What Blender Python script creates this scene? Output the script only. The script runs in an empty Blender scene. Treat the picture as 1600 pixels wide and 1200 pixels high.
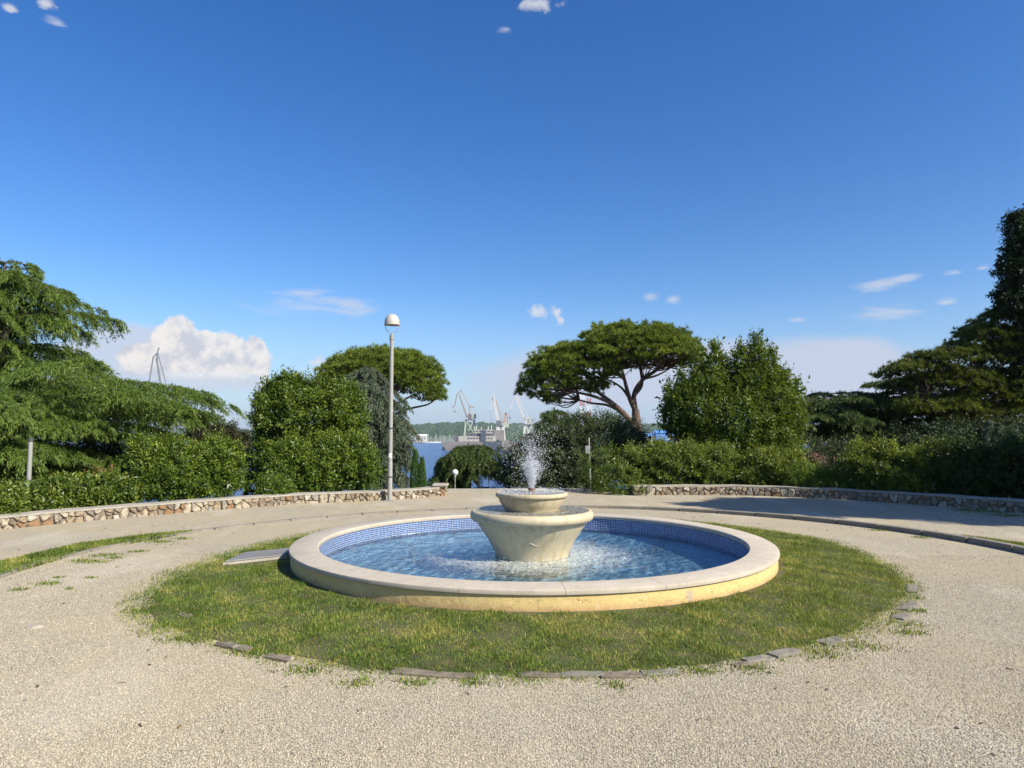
import bpy, bmesh, math, random
import numpy as np
random.seed(4); rng = np.random.default_rng(4)
scene = bpy.context.scene; col = scene.collection
R = math.radians

# ---------------------------------------------------------------- camera
F, CX, CY, HOR, CAMZ = 1070.0, 800.0, 600.0, 678.0, 1.6     # focal length and horizon row in 1600 px units
PITCH = math.atan((HOR - CY) / F)
cam = bpy.data.cameras.new('camera'); cam.sensor_width = 36; cam.lens = F / 1600 * 36
cam.clip_start = 0.05; cam.clip_end = 30000
cam_o = bpy.data.objects.new('camera', cam); col.objects.link(cam_o)
cam_o.location = (0, 0, CAMZ); cam_o.rotation_euler = (math.pi / 2 + PITCH, 0, 0)
scene.camera = cam_o

def ray(px, py):
    x, y = (px - CX) / F, (CY - py) / F
    d = np.array([x, math.cos(PITCH) - math.sin(PITCH) * y, math.sin(PITCH) + math.cos(PITCH) * y])
    return d / d[1]
def at(px, py, Y):                      # the point at depth Y that stands where a survey of the photo puts it
    d = ray(px, py); return np.array([d[0] * Y, Y, CAMZ + d[2] * Y])
def gnd(px, py, z=0.0):
    d = ray(px, py); t = (z - CAMZ) / d[2]; return np.array([d[0] * t, t, z])
def azel(px, py):
    d = ray(px, py); d = d / np.linalg.norm(d); return math.atan2(d[0], d[1]), math.asin(d[2])

# ---------------------------------------------------------------- light
SUN_EL, SUN_AZ = R(38), R(125)          # azimuth clockwise from +Y
sd = np.array([math.cos(SUN_EL) * math.sin(SUN_AZ), math.cos(SUN_EL) * math.cos(SUN_AZ), math.sin(SUN_EL)])
sun = bpy.data.lights.new('sun', 'SUN'); sun.energy = 4.9; sun.angle = R(0.53); sun.color = (1.0, 0.93, 0.80)
sun_o = bpy.data.objects.new('sun', sun); col.objects.link(sun_o)
from mathutils import Vector
sun_o.rotation_euler = Vector(tuple(sd)).to_track_quat('Z', 'Y').to_euler()
sun_o.location = (20, -12, 30)

scene.view_settings.view_transform = 'Standard'; scene.view_settings.look = 'None'
scene.view_settings.exposure = 0.78; scene.view_settings.gamma = 1.0; scene.view_settings.use_curve_mapping = False

SKY, EXPO = 0.088, 0.78
world = bpy.data.worlds.new('World'); scene.world = world; world.use_nodes = True
wt = world.node_tree; wt.nodes.clear()
def wn(t): return wt.nodes.new(t)
def wl(a, b): wt.links.new(a, b)
def wm(op, a, b=None, c=None, clamp=False):
    n = wn('ShaderNodeMath'); n.operation = op; n.use_clamp = clamp
    for i, v in enumerate((a, b, c)):
        if v is None: continue
        if isinstance(v, (int, float)): n.inputs[i].default_value = v
        else: wl(v, n.inputs[i])
    return n.outputs[0]
wout = wn('ShaderNodeOutputWorld'); bg = wn('ShaderNodeBackground'); bg.inputs['Strength'].default_value = SKY
wl(bg.outputs[0], wout.inputs[0])
sky = wn('ShaderNodeTexSky'); sky.sky_type = 'NISHITA'; sky.sun_disc = False
sky.sun_elevation = SUN_EL; sky.sun_rotation = SUN_AZ; sky.altitude = 50
sky.air_density = 1.0; sky.dust_density = 0.6; sky.ozone_density = 3.0
hsv = wn('ShaderNodeHueSaturation'); hsv.inputs['Saturation'].default_value = 1.33; hsv.inputs['Value'].default_value = 1.1
hsv.inputs['Hue'].default_value = 0.511
wl(sky.outputs[0], hsv.inputs['Color'])
# clouds: fields over direction (azimuth, elevation), billowed with 3-D noise
tc = wn('ShaderNodeTexCoord'); sep = wn('ShaderNodeSeparateXYZ'); wl(tc.outputs['Generated'], sep.inputs[0])
AZ = wm('ARCTAN2', sep.outputs[0], sep.outputs[1]); EL = wm('ARCSINE', sep.outputs[2])
def wnoise(scale, detail, rough, sz=1.0, dist=0.0):
    mp = wn('ShaderNodeMapping'); mp.inputs['Scale'].default_value = (1, 1, sz); wl(tc.outputs['Generated'], mp.inputs[0])
    n = wn('ShaderNodeTexNoise'); n.inputs['Scale'].default_value = scale; n.inputs['Detail'].default_value = detail
    n.inputs['Roughness'].default_value = rough; n.inputs['Distortion'].default_value = dist
    wl(mp.outputs[0], n.inputs[0]); return n.outputs[0]
def field(ells, base=None):
    out = None
    for (px, py, rx, ry) in ells:
        a, e = azel(px, py); a2, _ = azel(px + rx, py); _, e2 = azel(px, py - ry)
        u = wm('DIVIDE', wm('SUBTRACT', AZ, a), abs(a2 - a)); v = wm('DIVIDE', wm('SUBTRACT', EL, e), abs(e2 - e))
        f = wm('SUBTRACT', 1.0, wm('SQRT', wm('ADD', wm('MULTIPLY', u, u), wm('MULTIPLY', v, v))))
        out = f if out is None else wm('MAXIMUM', out, f)
    return out
def smooth(v, a, b):
    n = wn('ShaderNodeMapRange'); n.interpolation_type = 'SMOOTHSTEP'
    n.inputs['From Min'].default_value = a; n.inputs['From Max'].default_value = b; wl(v, n.inputs[0]); return n.outputs[0]
nb = wnoise(22, 8, 0.62); ns = wnoise(9, 6, 0.6, 5.0, 0.6); nbig = wnoise(5, 4, 0.5, 2.0); ns2 = wnoise(38, 5, 0.6, 1.4, 0.8)
def dens(f, noise, amp, a, b, strength):
    return wm('MULTIPLY', smooth(wm('ADD', f, wm('MULTIPLY', wm('SUBTRACT', noise, 0.5), amp)), a, b), strength)
def belowcut(px, py, soft):             # flat cloud base
    _, e = azel(px, py); return smooth(wm('SUBTRACT', EL, e), -soft, soft)
cum = dens(field([(276, 536, 44, 44), (345, 560, 66, 46), (394, 566, 30, 44), (232, 562, 50, 30), (320, 545, 44, 34), (300, 580, 110, 22)]), nb, 1.25, 0.0, 0.20, 0.94)
cum = wm('MULTIPLY', cum, belowcut(300, 589, 0.009))
soft = dens(field([(215, 552, 110, 54), (140, 565, 80, 46), (300, 600, 150, 16)]), nb, 0.7, 0.0, 0.30, 0.85)
soft = wm('MULTIPLY', soft, belowcut(200, 608, 0.02))
small = dens(field([(497, 566, 30, 17), (515, 574, 28, 16), (840, 487, 17, 13), (872, 486, 13, 15), (876, 499, 10, 10), (835, 6, 46, 14), (70, 5, 20, 11), (16, 14, 14, 9)]), ns2, 3.0, 0.1, 1.0, 0.75)
wisp = dens(field([(490, 470, 100, 24), (545, 476, 55, 20), (1380, 443, 62, 12), (1410, 437, 40, 9), (1372, 490, 80, 13), (1492, 427, 24, 7), (1478, 473, 22, 7), (1248, 500, 24, 8), (90, 35, 26, 10), (790, 45, 18, 8), (1015, 464, 16, 8), (1052, 468, 14, 7), (1535, 419, 20, 6), (340, 600, 100, 11)]), ns, 3.0, 0.0, 1.0, 0.62)
anv = dens(field([(1270, 580, 235, 66), (1400, 590, 150, 50), (1120, 575, 190, 56), (980, 585, 300, 66), (1330, 560, 110, 46)]), nbig, 0.9, 0.0, 0.45, 0.90)
haze_b = wm('MULTIPLY', smooth(wm('MULTIPLY', EL, -1.0), -R(12.0), R(0.5)), 0.70)
def cmix(fac, a, b):
    n = wn('ShaderNodeMix'); n.data_type = 'RGBA'
    wl(fac, n.inputs['Factor'])
    for s, v in ((n.inputs[6], a), (n.inputs[7], b)):
        if isinstance(v, tuple): s.default_value = v + (1,)
        else: wl(v, s)
    return n.outputs[2]
K = 1 / SKY / 2 ** EXPO                                # clouds are given in display units, the sky runs at strength 0.1
def kc(r, g, b): return (r * K, g * K, b * K)
c = hsv.outputs[0]
c = cmix(haze_b, c, kc(0.36, 0.51, 0.80))
c = cmix(anv, c, kc(0.58, 0.64, 0.79))
c = cmix(soft, c, kc(0.61, 0.67, 0.80))
bill = smooth(wnoise(34, 6, 0.62), 0.36, 0.60)
c = cmix(cum, c, cmix(bill, kc(0.62, 0.64, 0.72), kc(0.93, 0.89, 0.85)))
c = cmix(small, c, kc(0.78, 0.78, 0.80))
c = cmix(wisp, c, kc(0.66, 0.70, 0.79))
wl(c, bg.inputs['Color'])

# ---------------------------------------------------------------- helpers
def npv(o):
    s = np.zeros(3)
    while o is not None: s = s + np.array(o.location); o = o.parent
    return s
def thing(name, label, cat, loc=(0, 0, 0), group=None):
    o = bpy.data.objects.new(name, None); o.empty_display_size = 0.2; col.objects.link(o)
    o.location = tuple(float(v) for v in loc); o['label'] = label; o['category'] = cat
    if group: o['group'] = group
    return o
def tag(o, label=None, cat=None, group=None, kind=None):
    if label: o['label'] = label
    if cat: o['category'] = cat
    if group: o['group'] = group
    if kind: o['kind'] = kind
    return o
def np_mesh(name, V, Fc, m=None, parent=None, tone=None, smooth=False, mi=None):
    """V (n,3) world coordinates; Fc (m,3) or (m,4) or list of arrays of both."""
    V = np.asarray(V, np.float32)
    if parent is not None: V = V - npv(parent).astype(np.float32)
    Fl = Fc if isinstance(Fc, list) else [Fc]
    me = bpy.data.meshes.new(name); me.vertices.add(len(V)); me.vertices.foreach_set('co', V.ravel())
    idx = np.concatenate([np.asarray(f, np.int32).ravel() for f in Fl])
    cnt = np.concatenate([np.full(len(f), f.shape[1], np.int32) for f in [np.asarray(f) for f in Fl]])
    st = np.concatenate([[0], np.cumsum(cnt)[:-1]]).astype(np.int32)
    me.loops.add(len(idx)); me.loops.foreach_set('vertex_index', idx)
    me.polygons.add(len(cnt)); me.polygons.foreach_set('loop_start', st)
    me.polygons.foreach_set('use_smooth', np.full(len(cnt), bool(smooth)))
    ms = m if isinstance(m, (list, tuple)) else [m]
    for x in ms:
        if x: me.materials.append(x)
    if mi is not None: me.polygons.foreach_set('material_index', np.asarray(mi, np.int32))
    if tone is not None:
        a = me.attributes.new('tone', 'FLOAT', 'POINT'); a.data.foreach_set('value', np.asarray(tone, np.float32))
    me.update(calc_edges=True)
    o = bpy.data.objects.new(name, me); col.objects.link(o)
    if parent is not None: o.parent = parent
    return o
class MB:                               # gathers simple shapes into one mesh
    def __init__(s): s.V = []; s.F = []; s.n = 0
    def add(s, V, F):
        s.V += [tuple(map(float, v)) for v in V]; s.F += [tuple(i + s.n for i in f) for f in F]; s.n = len(s.V); return s
    def box(s, lo, hi):
        (x0, y0, z0), (x1, y1, z1) = lo, hi
        return s.add([(x0,y0,z0),(x1,y0,z0),(x1,y1,z0),(x0,y1,z0),(x0,y0,z1),(x1,y0,z1),(x1,y1,z1),(x0,y1,z1)],
                     [(0,3,2,1),(4,5,6,7),(0,1,5,4),(1,2,6,5),(2,3,7,6),(3,0,4,7)])
    def bar(s, a, b, w, w2=None, n=4):
        a = np.array(a, float); b = np.array(b, float); d = b - a; d /= np.linalg.norm(d)
        u = np.cross(d, (0, 1, 0)); u = u if np.linalg.norm(u) > .1 else np.cross(d, (1, 0, 0)); u /= np.linalg.norm(u); v = np.cross(d, u)
        w2 = w if w2 is None else w2; k = 1 / math.cos(math.pi / n) if n == 4 else 1
        V = [p + (u * math.cos(t) + v * math.sin(t)) * r * .5 * k for p, r in ((a, w), (b, w2)) for t in [math.pi / n + 2 * math.pi * i / n for i in range(n)]]
        return s.add(V, [(i, (i + 1) % n, n + (i + 1) % n, n + i) for i in range(n)] + [tuple(range(n))[::-1], tuple(range(n, 2 * n))])
    def lathe(s, prof, c, n=48, cap0=True, cap1=True, a0=0, a1=2 * math.pi):
        V = []; full = abs(a1 - a0 - 2 * math.pi) < 1e-6; m = n if full else n + 1
        for r, z in prof:
            V += [(c[0] + r * math.cos(a0 + (a1 - a0) * i / n), c[1] + r * math.sin(a0 + (a1 - a0) * i / n), c[2] + z) for i in range(m)]
        Fs = []
        for k in range(len(prof) - 1):
            for i in range(n):
                j = (i + 1) % m; Fs.append((k * m + i, k * m + j, (k + 1) * m + j, (k + 1) * m + i))
        if full and cap0: Fs.append(tuple(range(m))[::-1])
        if full and cap1: Fs.append(tuple(range((len(prof) - 1) * m, len(prof) * m)))
        return s.add(V, Fs)
    def build(s, name, m, parent=None, smooth=False, bevel=0):
        V = np.array(s.V)
        if parent is not None: V = V - npv(parent)
        me = bpy.data.meshes.new(name); me.from_pydata([tuple(v) for v in V], [], s.F); me.update()
        bm = bmesh.new(); bm.from_mesh(me); bmesh.ops.recalc_face_normals(bm, faces=bm.faces)
        if bevel: bmesh.ops.bevel(bm, geom=list(bm.edges), offset=bevel, segments=1, affect='EDGES')
        bm.to_mesh(me); bm.free()
        if smooth:
            me.polygons.foreach_set('use_smooth', [True] * len(me.polygons))
            try: me.set_sharp_from_angle(angle=R(40))
            except Exception: pass
        if m: me.materials.append(m)
        o = bpy.data.objects.new(name, me); col.objects.link(o)
        if parent is not None: o.parent = parent
        return o
def copy_tree(o, parent=None):
    c2 = o.copy(); col.objects.link(c2)
    if parent is not None: c2.parent = parent
    for ch in list(o.children): copy_tree(ch, c2)
    return c2
def vnoise(P, s, seed=0, n=6):          # smooth pseudo-noise -1..1 over points
    g = np.random.default_rng(seed); out = np.zeros(len(P))
    for k in range(n):
        d = g.normal(size=3); d /= np.linalg.norm(d); f = (0.6 + 1.3 * g.random()) / s
        out += np.sin(P @ d * f * 2 * math.pi + g.random() * 6.28)
    return out / n ** .5 / 1.1
def nrm(v): return v / np.maximum(np.linalg.norm(v, axis=-1, keepdims=True), 1e-9)
def inside(poly, P):
    x, y = P[:, 0], P[:, 1]; r = np.zeros(len(P), bool); j = len(poly) - 1
    for i in range(len(poly)):
        xi, yi = poly[i][:2]; xj, yj = poly[j][:2]
        cnd = ((yi > y) != (yj > y)) & (x < (xj - xi) * (y - yi) / (yj - yi + 1e-12) + xi); r ^= cnd; j = i
    return r
def spline(pts, n):
    pts = np.array(pts, float); k = len(pts); P = np.vstack([2 * pts[0] - pts[1], pts, 2 * pts[-1] - pts[-2]]); out = []
    for i in range(k - 1):
        for t in np.linspace(0, 1, n, endpoint=False):
            a, b, c_, d = P[i:i + 4]
            out.append(.5 * (2 * b + (c_ - a) * t + (2 * a - 5 * b + 4 * c_ - d) * t * t + (3 * b - a - 3 * c_ + d) * t ** 3))
    out.append(pts[-1]); return np.array(out)

# ---------------------------------------------------------------- materials
def newmat(name):
    m = bpy.data.materials.new(name); m.use_nodes = True; nt = m.node_tree
    return m, nt, nt.nodes['Principled BSDF'], nt.nodes['Material Output']
def ramp(nt, fac, stops):
    r = nt.nodes.new('ShaderNodeValToRGB'); e = r.color_ramp.elements
    while len(e) < len(stops): e.new(0.5)
    for el, (p, c_) in zip(e, stops): el.position = p; el.color = tuple(c_) + (1,)
    nt.links.new(fac, r.inputs[0]); return r.outputs[0]
def tnoise(nt, scale, detail=5, rough=.55, coord='Object', sc=(1, 1, 1), vec=None):
    if vec is None:
        t = nt.nodes.new('ShaderNodeTexCoord'); vec = t.outputs[coord]
    mp = nt.nodes.new('ShaderNodeMapping'); mp.inputs['Scale'].default_value = sc; nt.links.new(vec, mp.inputs[0])
    n = nt.nodes.new('ShaderNodeTexNoise'); n.inputs['Scale'].default_value = scale; n.inputs['Detail'].default_value = detail; n.inputs['Roughness'].default_value = rough
    nt.links.new(mp.outputs[0], n.inputs[0]); return n.outputs[0]
def mixc(nt, fac, a, b, mode='MIX'):
    n = nt.nodes.new('ShaderNodeMix'); n.data_type = 'RGBA'; n.blend_type = mode
    for s, v in ((n.inputs['Factor'], fac), (n.inputs[6], a), (n.inputs[7], b)):
        if isinstance(v, (int, float)): s.default_value = v
        elif isinstance(v, tuple): s.default_value = v + (1,)
        else: nt.links.new(v, s)
    return n.outputs[2]
def mth(nt, op, a, b=None, c_=None, clamp=False):
    n = nt.nodes.new('ShaderNodeMath'); n.operation = op; n.use_clamp = clamp
    for i, v in enumerate((a, b, c_)):
        if v is None: continue
        if isinstance(v, (int, float)): n.inputs[i].default_value = v
        else: nt.links.new(v, n.inputs[i])
    return n.outputs[0]
def mrange(nt, v, a, b, c_=0., d=1., smoothst=True):
    n = nt.nodes.new('ShaderNodeMapRange'); n.interpolation_type = 'SMOOTHSTEP' if smoothst else 'LINEAR'
    for k, x in zip(('From Min', 'From Max', 'To Min', 'To Max'), (a, b, c_, d)): n.inputs[k].default_value = x
    nt.links.new(v, n.inputs[0]); return n.outputs[0]
def bump(nt, h, strength, dist, normal=None):
    b = nt.nodes.new('ShaderNodeBump'); b.inputs['Strength'].default_value = strength; b.inputs['Distance'].default_value = dist
    nt.links.new(h, b.inputs['Height'])
    if normal is not None: nt.links.new(normal, b.inputs['Normal'])
    return b.outputs[0]
def simple(name, c1, c2=None, scale=4, rough=.8, bs=.3, bd=.01, bscale=30, sc=(1, 1, 1), metallic=0, spots=None, coord='Object', spot_at=.58):
    m, nt, p, o = newmat(name)
    p.inputs['Roughness'].default_value = rough; p.inputs['Metallic'].default_value = metallic
    c2 = c2 or tuple(x * .75 for x in c1)
    cc = ramp(nt, tnoise(nt, scale, 6, .6, coord, sc), [(.32, c1), (.68, c2)])
    if spots: cc = mixc(nt, mrange(nt, tnoise(nt, spots[1], 4, .6, coord), spot_at, spot_at + .12), cc, spots[0])
    nt.links.new(cc, p.inputs['Base Color'])
    if bs: nt.links.new(bump(nt, tnoise(nt, bscale, 6, .65, coord), bs, bd), p.inputs['Normal'])
    return m
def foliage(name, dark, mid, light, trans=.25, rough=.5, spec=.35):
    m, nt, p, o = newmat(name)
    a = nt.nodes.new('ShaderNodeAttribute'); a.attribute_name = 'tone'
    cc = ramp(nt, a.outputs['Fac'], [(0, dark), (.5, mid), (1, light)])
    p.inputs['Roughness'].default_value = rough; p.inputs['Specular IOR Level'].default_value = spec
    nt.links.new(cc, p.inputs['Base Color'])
    t = nt.nodes.new('ShaderNodeBsdfTranslucent')
    nt.links.new(mixc(nt, .5, cc, (light[0] * 1.5, light[1] * 1.5, light[2] * .8)), t.inputs[0])
    mx = nt.nodes.new('ShaderNodeMixShader'); mx.inputs[0].default_value = trans
    nt.links.new(p.outputs[0], mx.inputs[1]); nt.links.new(t.outputs[0], mx.inputs[2]); nt.links.new(mx.outputs[0], o.inputs[0]); return m

M = {}
M['bark'] = simple('pine_bark', (.16, .10, .07), (.07, .05, .04), 9, .9, .8, .03, 14, (1, 1, .25))
M['bark_grey'] = simple('grey_bark', (.12, .10, .08), (.06, .05, .04), 9, .9, .7, .02, 16, (1, 1, .3))
M['laurel'] = foliage('laurel_leaf', (0.036, 0.070, 0.010), (0.086, 0.142, 0.016), (0.250, 0.300, 0.035), .28, .38, .36)
M['hedge'] = foliage('hedge_leaf', (0.036, 0.066, 0.010), (0.082, 0.132, 0.016), (0.280, 0.310, 0.036), .28, .42, .4)
M['hedge_shaded'] = foliage('shaded_hedge_leaf', (0.018, 0.034, 0.008), (0.038, 0.066, 0.012), (0.090, 0.120, 0.020), .22, .45, .35)  # for the hedge in shade: the shade is put into the leaf colour
M['olive'] = foliage('olive_shrub_leaf', (0.028, 0.042, 0.016), (0.052, 0.075, 0.026), (0.110, 0.135, 0.048), .2, .5, .3)
M['light_leaf'] = foliage('pale_leaf', (0.070, 0.120, 0.016), (0.150, 0.230, 0.028), (0.290, 0.340, 0.050), .32, .45, .35)
M['copper'] = foliage('copper_leaf', (.08, .06, .02), (.16, .11, .03), (.24, .16, .05), .3, .5, .3)
M['brown_leaf'] = foliage('brown_leaf', (.035, .035, .015), (.06, .06, .028), (.10, .095, .045), .2, .6, .2)
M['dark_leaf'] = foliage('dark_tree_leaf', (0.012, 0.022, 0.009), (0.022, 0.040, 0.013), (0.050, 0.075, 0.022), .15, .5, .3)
M['pine'] = foliage('pine_needle', (0.046, 0.078, 0.010), (0.115, 0.170, 0.018), (0.250, 0.290, 0.036), .22, .5, .25)
M['pine_y'] = foliage('aleppo_needle', (0.026, 0.044, 0.008), (0.068, 0.100, 0.015), (0.200, 0.220, 0.034), .22, .5, .25)
M['cedar'] = foliage('cedar_needle', (0.038, 0.074, 0.012), (0.088, 0.140, 0.022), (0.220, 0.275, 0.050), .22, .5, .25)
M['cedar_d'] = foliage('dark_cedar_needle', (0.018, 0.036, 0.011), (0.040, 0.070, 0.017), (0.100, 0.135, 0.032), .18, .55, .2)
M['cedar_b'] = foliage('grey_cedar_needle', (0.045, 0.062, 0.040), (0.085, 0.110, 0.068), (0.150, 0.185, 0.110), .18, .55, .2)
M['cypress'] = foliage('cypress_leaf', (0.035, 0.075, 0.018), (0.065, 0.135, 0.028), (0.110, 0.190, 0.042), .18, .55, .2)
M['grass'] = foliage('grass_blade', (0.044, 0.082, 0.009), (0.125, 0.205, 0.022), (0.400, 0.345, 0.100), .3, .5, .25)
M['concrete'] = simple('grey_concrete', (.36, .33, .27), (.27, .245, .20), 3, .9, .35, .006, 60, spots=((.20, .18, .15), 9))
M['kerb'] = simple('kerb_concrete', (.235, .21, .165), (.165, .15, .12), 3, .92, .5, .008, 50, spots=((.15, .14, .11), 7))
M['kerb_dark'] = simple('weathered_edging', (.21, .17, .12), (.12, .10, .075), 6, .92, .7, .01, 40, spots=((.35, .31, .25), 9))
M['mortar'] = simple('wall_mortar', (.25, .205, .15), (.15, .12, .09), 8, .95, .8, .02, 30)
stone_cols = [((0.414, 0.361, 0.273), (0.273, 0.229, 0.158)), ((0.361, 0.29, 0.194), (0.22, 0.167, 0.106)), ((0.29, 0.172, 0.084), (0.185, 0.106, 0.053)), ((0.317, 0.282, 0.229), (0.158, 0.141, 0.114)), ((0.282, 0.229, 0.158), (0.123, 0.097, 0.07)), ((0.466, 0.422, 0.343), (0.317, 0.277, 0.216))]
M['stones'] = [simple('rubble_stone_%s' % n, a, b, 9, .9, .9, .025, 18, spots=((.17, .125, .08), 11), spot_at=.50) for n, (a, b) in zip(('cream', 'tan', 'rust', 'grey', 'brown', 'white'), stone_cols)]
M['lamp_grey'] = simple('grey_lamp_paint', (.30, .295, .27), (.24, .24, .22), 3, .45, .1, .002, 40)
M['dome_paint'] = simple('off_white_lamp_paint', (.46, .44, .38), (.38, .36, .31), 4, .4, .05, .002, 40)
M['dark_metal'] = simple('dark_metal', (.07, .07, .07), (.05, .05, .05), 4, .5, .1, .002, 40)
M['globe'] = simple('milky_globe', (.72, .72, .70), (.66, .66, .64), 4, .25, 0)
M['white_wall'] = simple('pale_render', (.62, .58, .50), (.52, .48, .41), .3, .9, 0)
M['blue_roof'] = simple('blue_sheet_roof', (.10, .26, .60), (.08, .21, .52), .2, .6, 0)
M['white_paint'] = simple('white_paint', (.74, .74, .72), (.62, .62, .60), .3, .6, 0)
M['crane_green'] = simple('pale_green_crane_paint', (.42, .46, .36), (.30, .34, .27), .25, .7, 0)
M['crane_grey'] = simple('dark_crane_steel', (.15, .15, .16), (.10, .10, .11), .3, .7, 0)
M['crane_rust'] = simple('rusty_crane_paint', (.44, .27, .19), (.34, .22, .16), .4, .8, 0)
M['hull_grey'] = simple('grey_hull_paint', (.24, .22, .20), (.16, .15, .14), .12, .7, 0)
M['hull_blue'] = simple('dark_blue_hull', (.07, .085, .12), (.05, .06, .085), .08, .7, 0)
M['hull_red'] = simple('red_lead_hull', (.28, .10, .07), (.20, .08, .06), .1, .7, 0)
M['mast_red'] = simple('red_mast_paint', (.34, .10, .08), (.28, .09, .07), .4, .6, 0)
M['roof_tile'] = simple('red_roof_tile', (.14, .06, .04), (.10, .045, .03), 2, .9, 0)
M['glass'] = simple('dark_window', (.05, .06, .08), (.04, .05, .06), 1, .15, 0)
M['quay'] = simple('quay_stone', (.36, .32, .25), (.26, .23, .18), .05, .9, 0)

def gravel_material():
    m, nt, p, o = newmat('limestone_gravel'); t = nt.nodes.new('ShaderNodeTexCoord'); v = t.outputs['Object']
    def vor(scale, feat='F1'):
        n = nt.nodes.new('ShaderNodeTexVoronoi'); n.inputs['Scale'].default_value = scale; n.feature = feat; nt.links.new(v, n.inputs['Vector']); return n
    v1 = vor(105); v2 = vor(50)
    sepc = nt.nodes.new('ShaderNodeSeparateColor'); nt.links.new(v1.outputs['Color'], sepc.inputs[0])
    peb = ramp(nt, sepc.outputs[0], [(0, (.22, .19, .135)), (.2, (.36, .32, .235)), (.6, (.43, .38, .278)), (1, (.55, .50, .385))])
    gap = mrange(nt, v1.outputs['Distance'], .35, .75)
    cc = mixc(nt, mth(nt, 'MULTIPLY', gap, .6), peb, (.19, .16, .105))
    big = tnoise(nt, .55, 5, .6); mid = tnoise(nt, 2.6, 5, .65)
    cc = mixc(nt, mth(nt, 'MULTIPLY', mrange(nt, big, .42, .60), .5), cc, (.42, .345, .22))
    cc = mixc(nt, mth(nt, 'MULTIPLY', mrange(nt, mid, .50, .68), .38), cc, (.40, .34, .245))
    drift = tnoise(nt, .9, 4, .6, sc=(1, .45, 1)); cc = mixc(nt, mth(nt, 'MULTIPLY', mrange(nt, drift, .50, .68), .45), cc, (.50, .46, .37))
    fn = tnoise(nt, 14, 4, .7)
    cc = mixc(nt, mth(nt, 'MULTIPLY', mrange(nt, fn, .60, .74), .35), cc, (.22, .18, .13))
    nt.links.new(cc, p.inputs['Base Color']); p.inputs['Roughness'].default_value = .95; p.inputs['Specular IOR Level'].default_value = .15
    h = mth(nt, 'ADD', mth(nt, 'MULTIPLY', v1.outputs['Distance'], -1.0), mth(nt, 'MULTIPLY', v2.outputs['Distance'], -.5))
    nt.links.new(bump(nt, h, .7, .009, bump(nt, mid, .5, .03)), p.inputs['Normal'])
    return m
M['gravel'] = gravel_material()
M['soil'] = simple('lawn_soil', (.05, .072, .018), (.12, .10, .04), 5, .95, .8, .03, 40)
M['terrain'] = simple('hillside_earth', (.055, .065, .030), (.09, .075, .045), .3, .95, .6, .1, 2)

# ---------------------------------------------------------------- ground, sea, hills
FC = np.array([.268, 9.4])            # fountain centre
TC = np.array([.5, 8.7])                                    # terrace centre
def ground_drop(x, y):
    d = np.hypot(x - TC[0], y - TC[1]) - 10.7
    w = np.clip((y + 6) / 12, 0, 1)
    return -.03 - np.maximum(0, d - 1.2) * .175 * w
def terrain_z(x, y):
    x = np.asarray(x, float); y = np.asarray(y, float)
    return np.maximum(ground_drop(x, y), -26)
g = np.linspace(-1, 1, 161); gx = np.sign(g) * np.abs(g) ** 1.9 * 480; gy = 10 + np.sign(g) * np.abs(g) ** 1.9 * 300
X, Y = np.meshgrid(gx, gy); Z = terrain_z(X, Y)
P0 = np.stack([X.ravel(), Y.ravel(), np.zeros(X.size)], 1)
Z = Z.ravel() + vnoise(P0, 6, 3) * .12 * np.clip(-Z.ravel() * 2, 0, 1)
n = len(g); i, j = np.meshgrid(np.arange(n - 1), np.arange(n - 1)); k = (j * n + i).ravel()
quads = np.stack([k, k + 1, k + n + 1, k + n], 1)
Z = np.where(np.hypot(X.ravel() - FC[0], Y.ravel() - FC[1]) < 6.5, -1.2, Z)      # dug out under the basin, the gravel lies over it
tag(np_mesh('terrain', np.stack([X.ravel(), Y.ravel(), Z], 1), quads, M['terrain'], smooth=True), kind='structure')

m, nt, p, o = newmat('sea_water'); p.inputs['Base Color'].default_value = (.012, .050, .16, 1); p.inputs['Roughness'].default_value = .22
nt.links.new(bump(nt, tnoise(nt, .12, 8, .65, sc=(.5, 1.2, 1)), .8, 1.5), p.inputs['Normal']); M['sea'] = m
SEA = CAMZ - 22.4
tag(np_mesh('sea', [(-7000, -400, SEA), (7000, -400, SEA), (7000, 7000, SEA), (-7000, 7000, SEA)], np.array([[0, 1, 2, 3]]), M['sea']), kind='structure')

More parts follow.
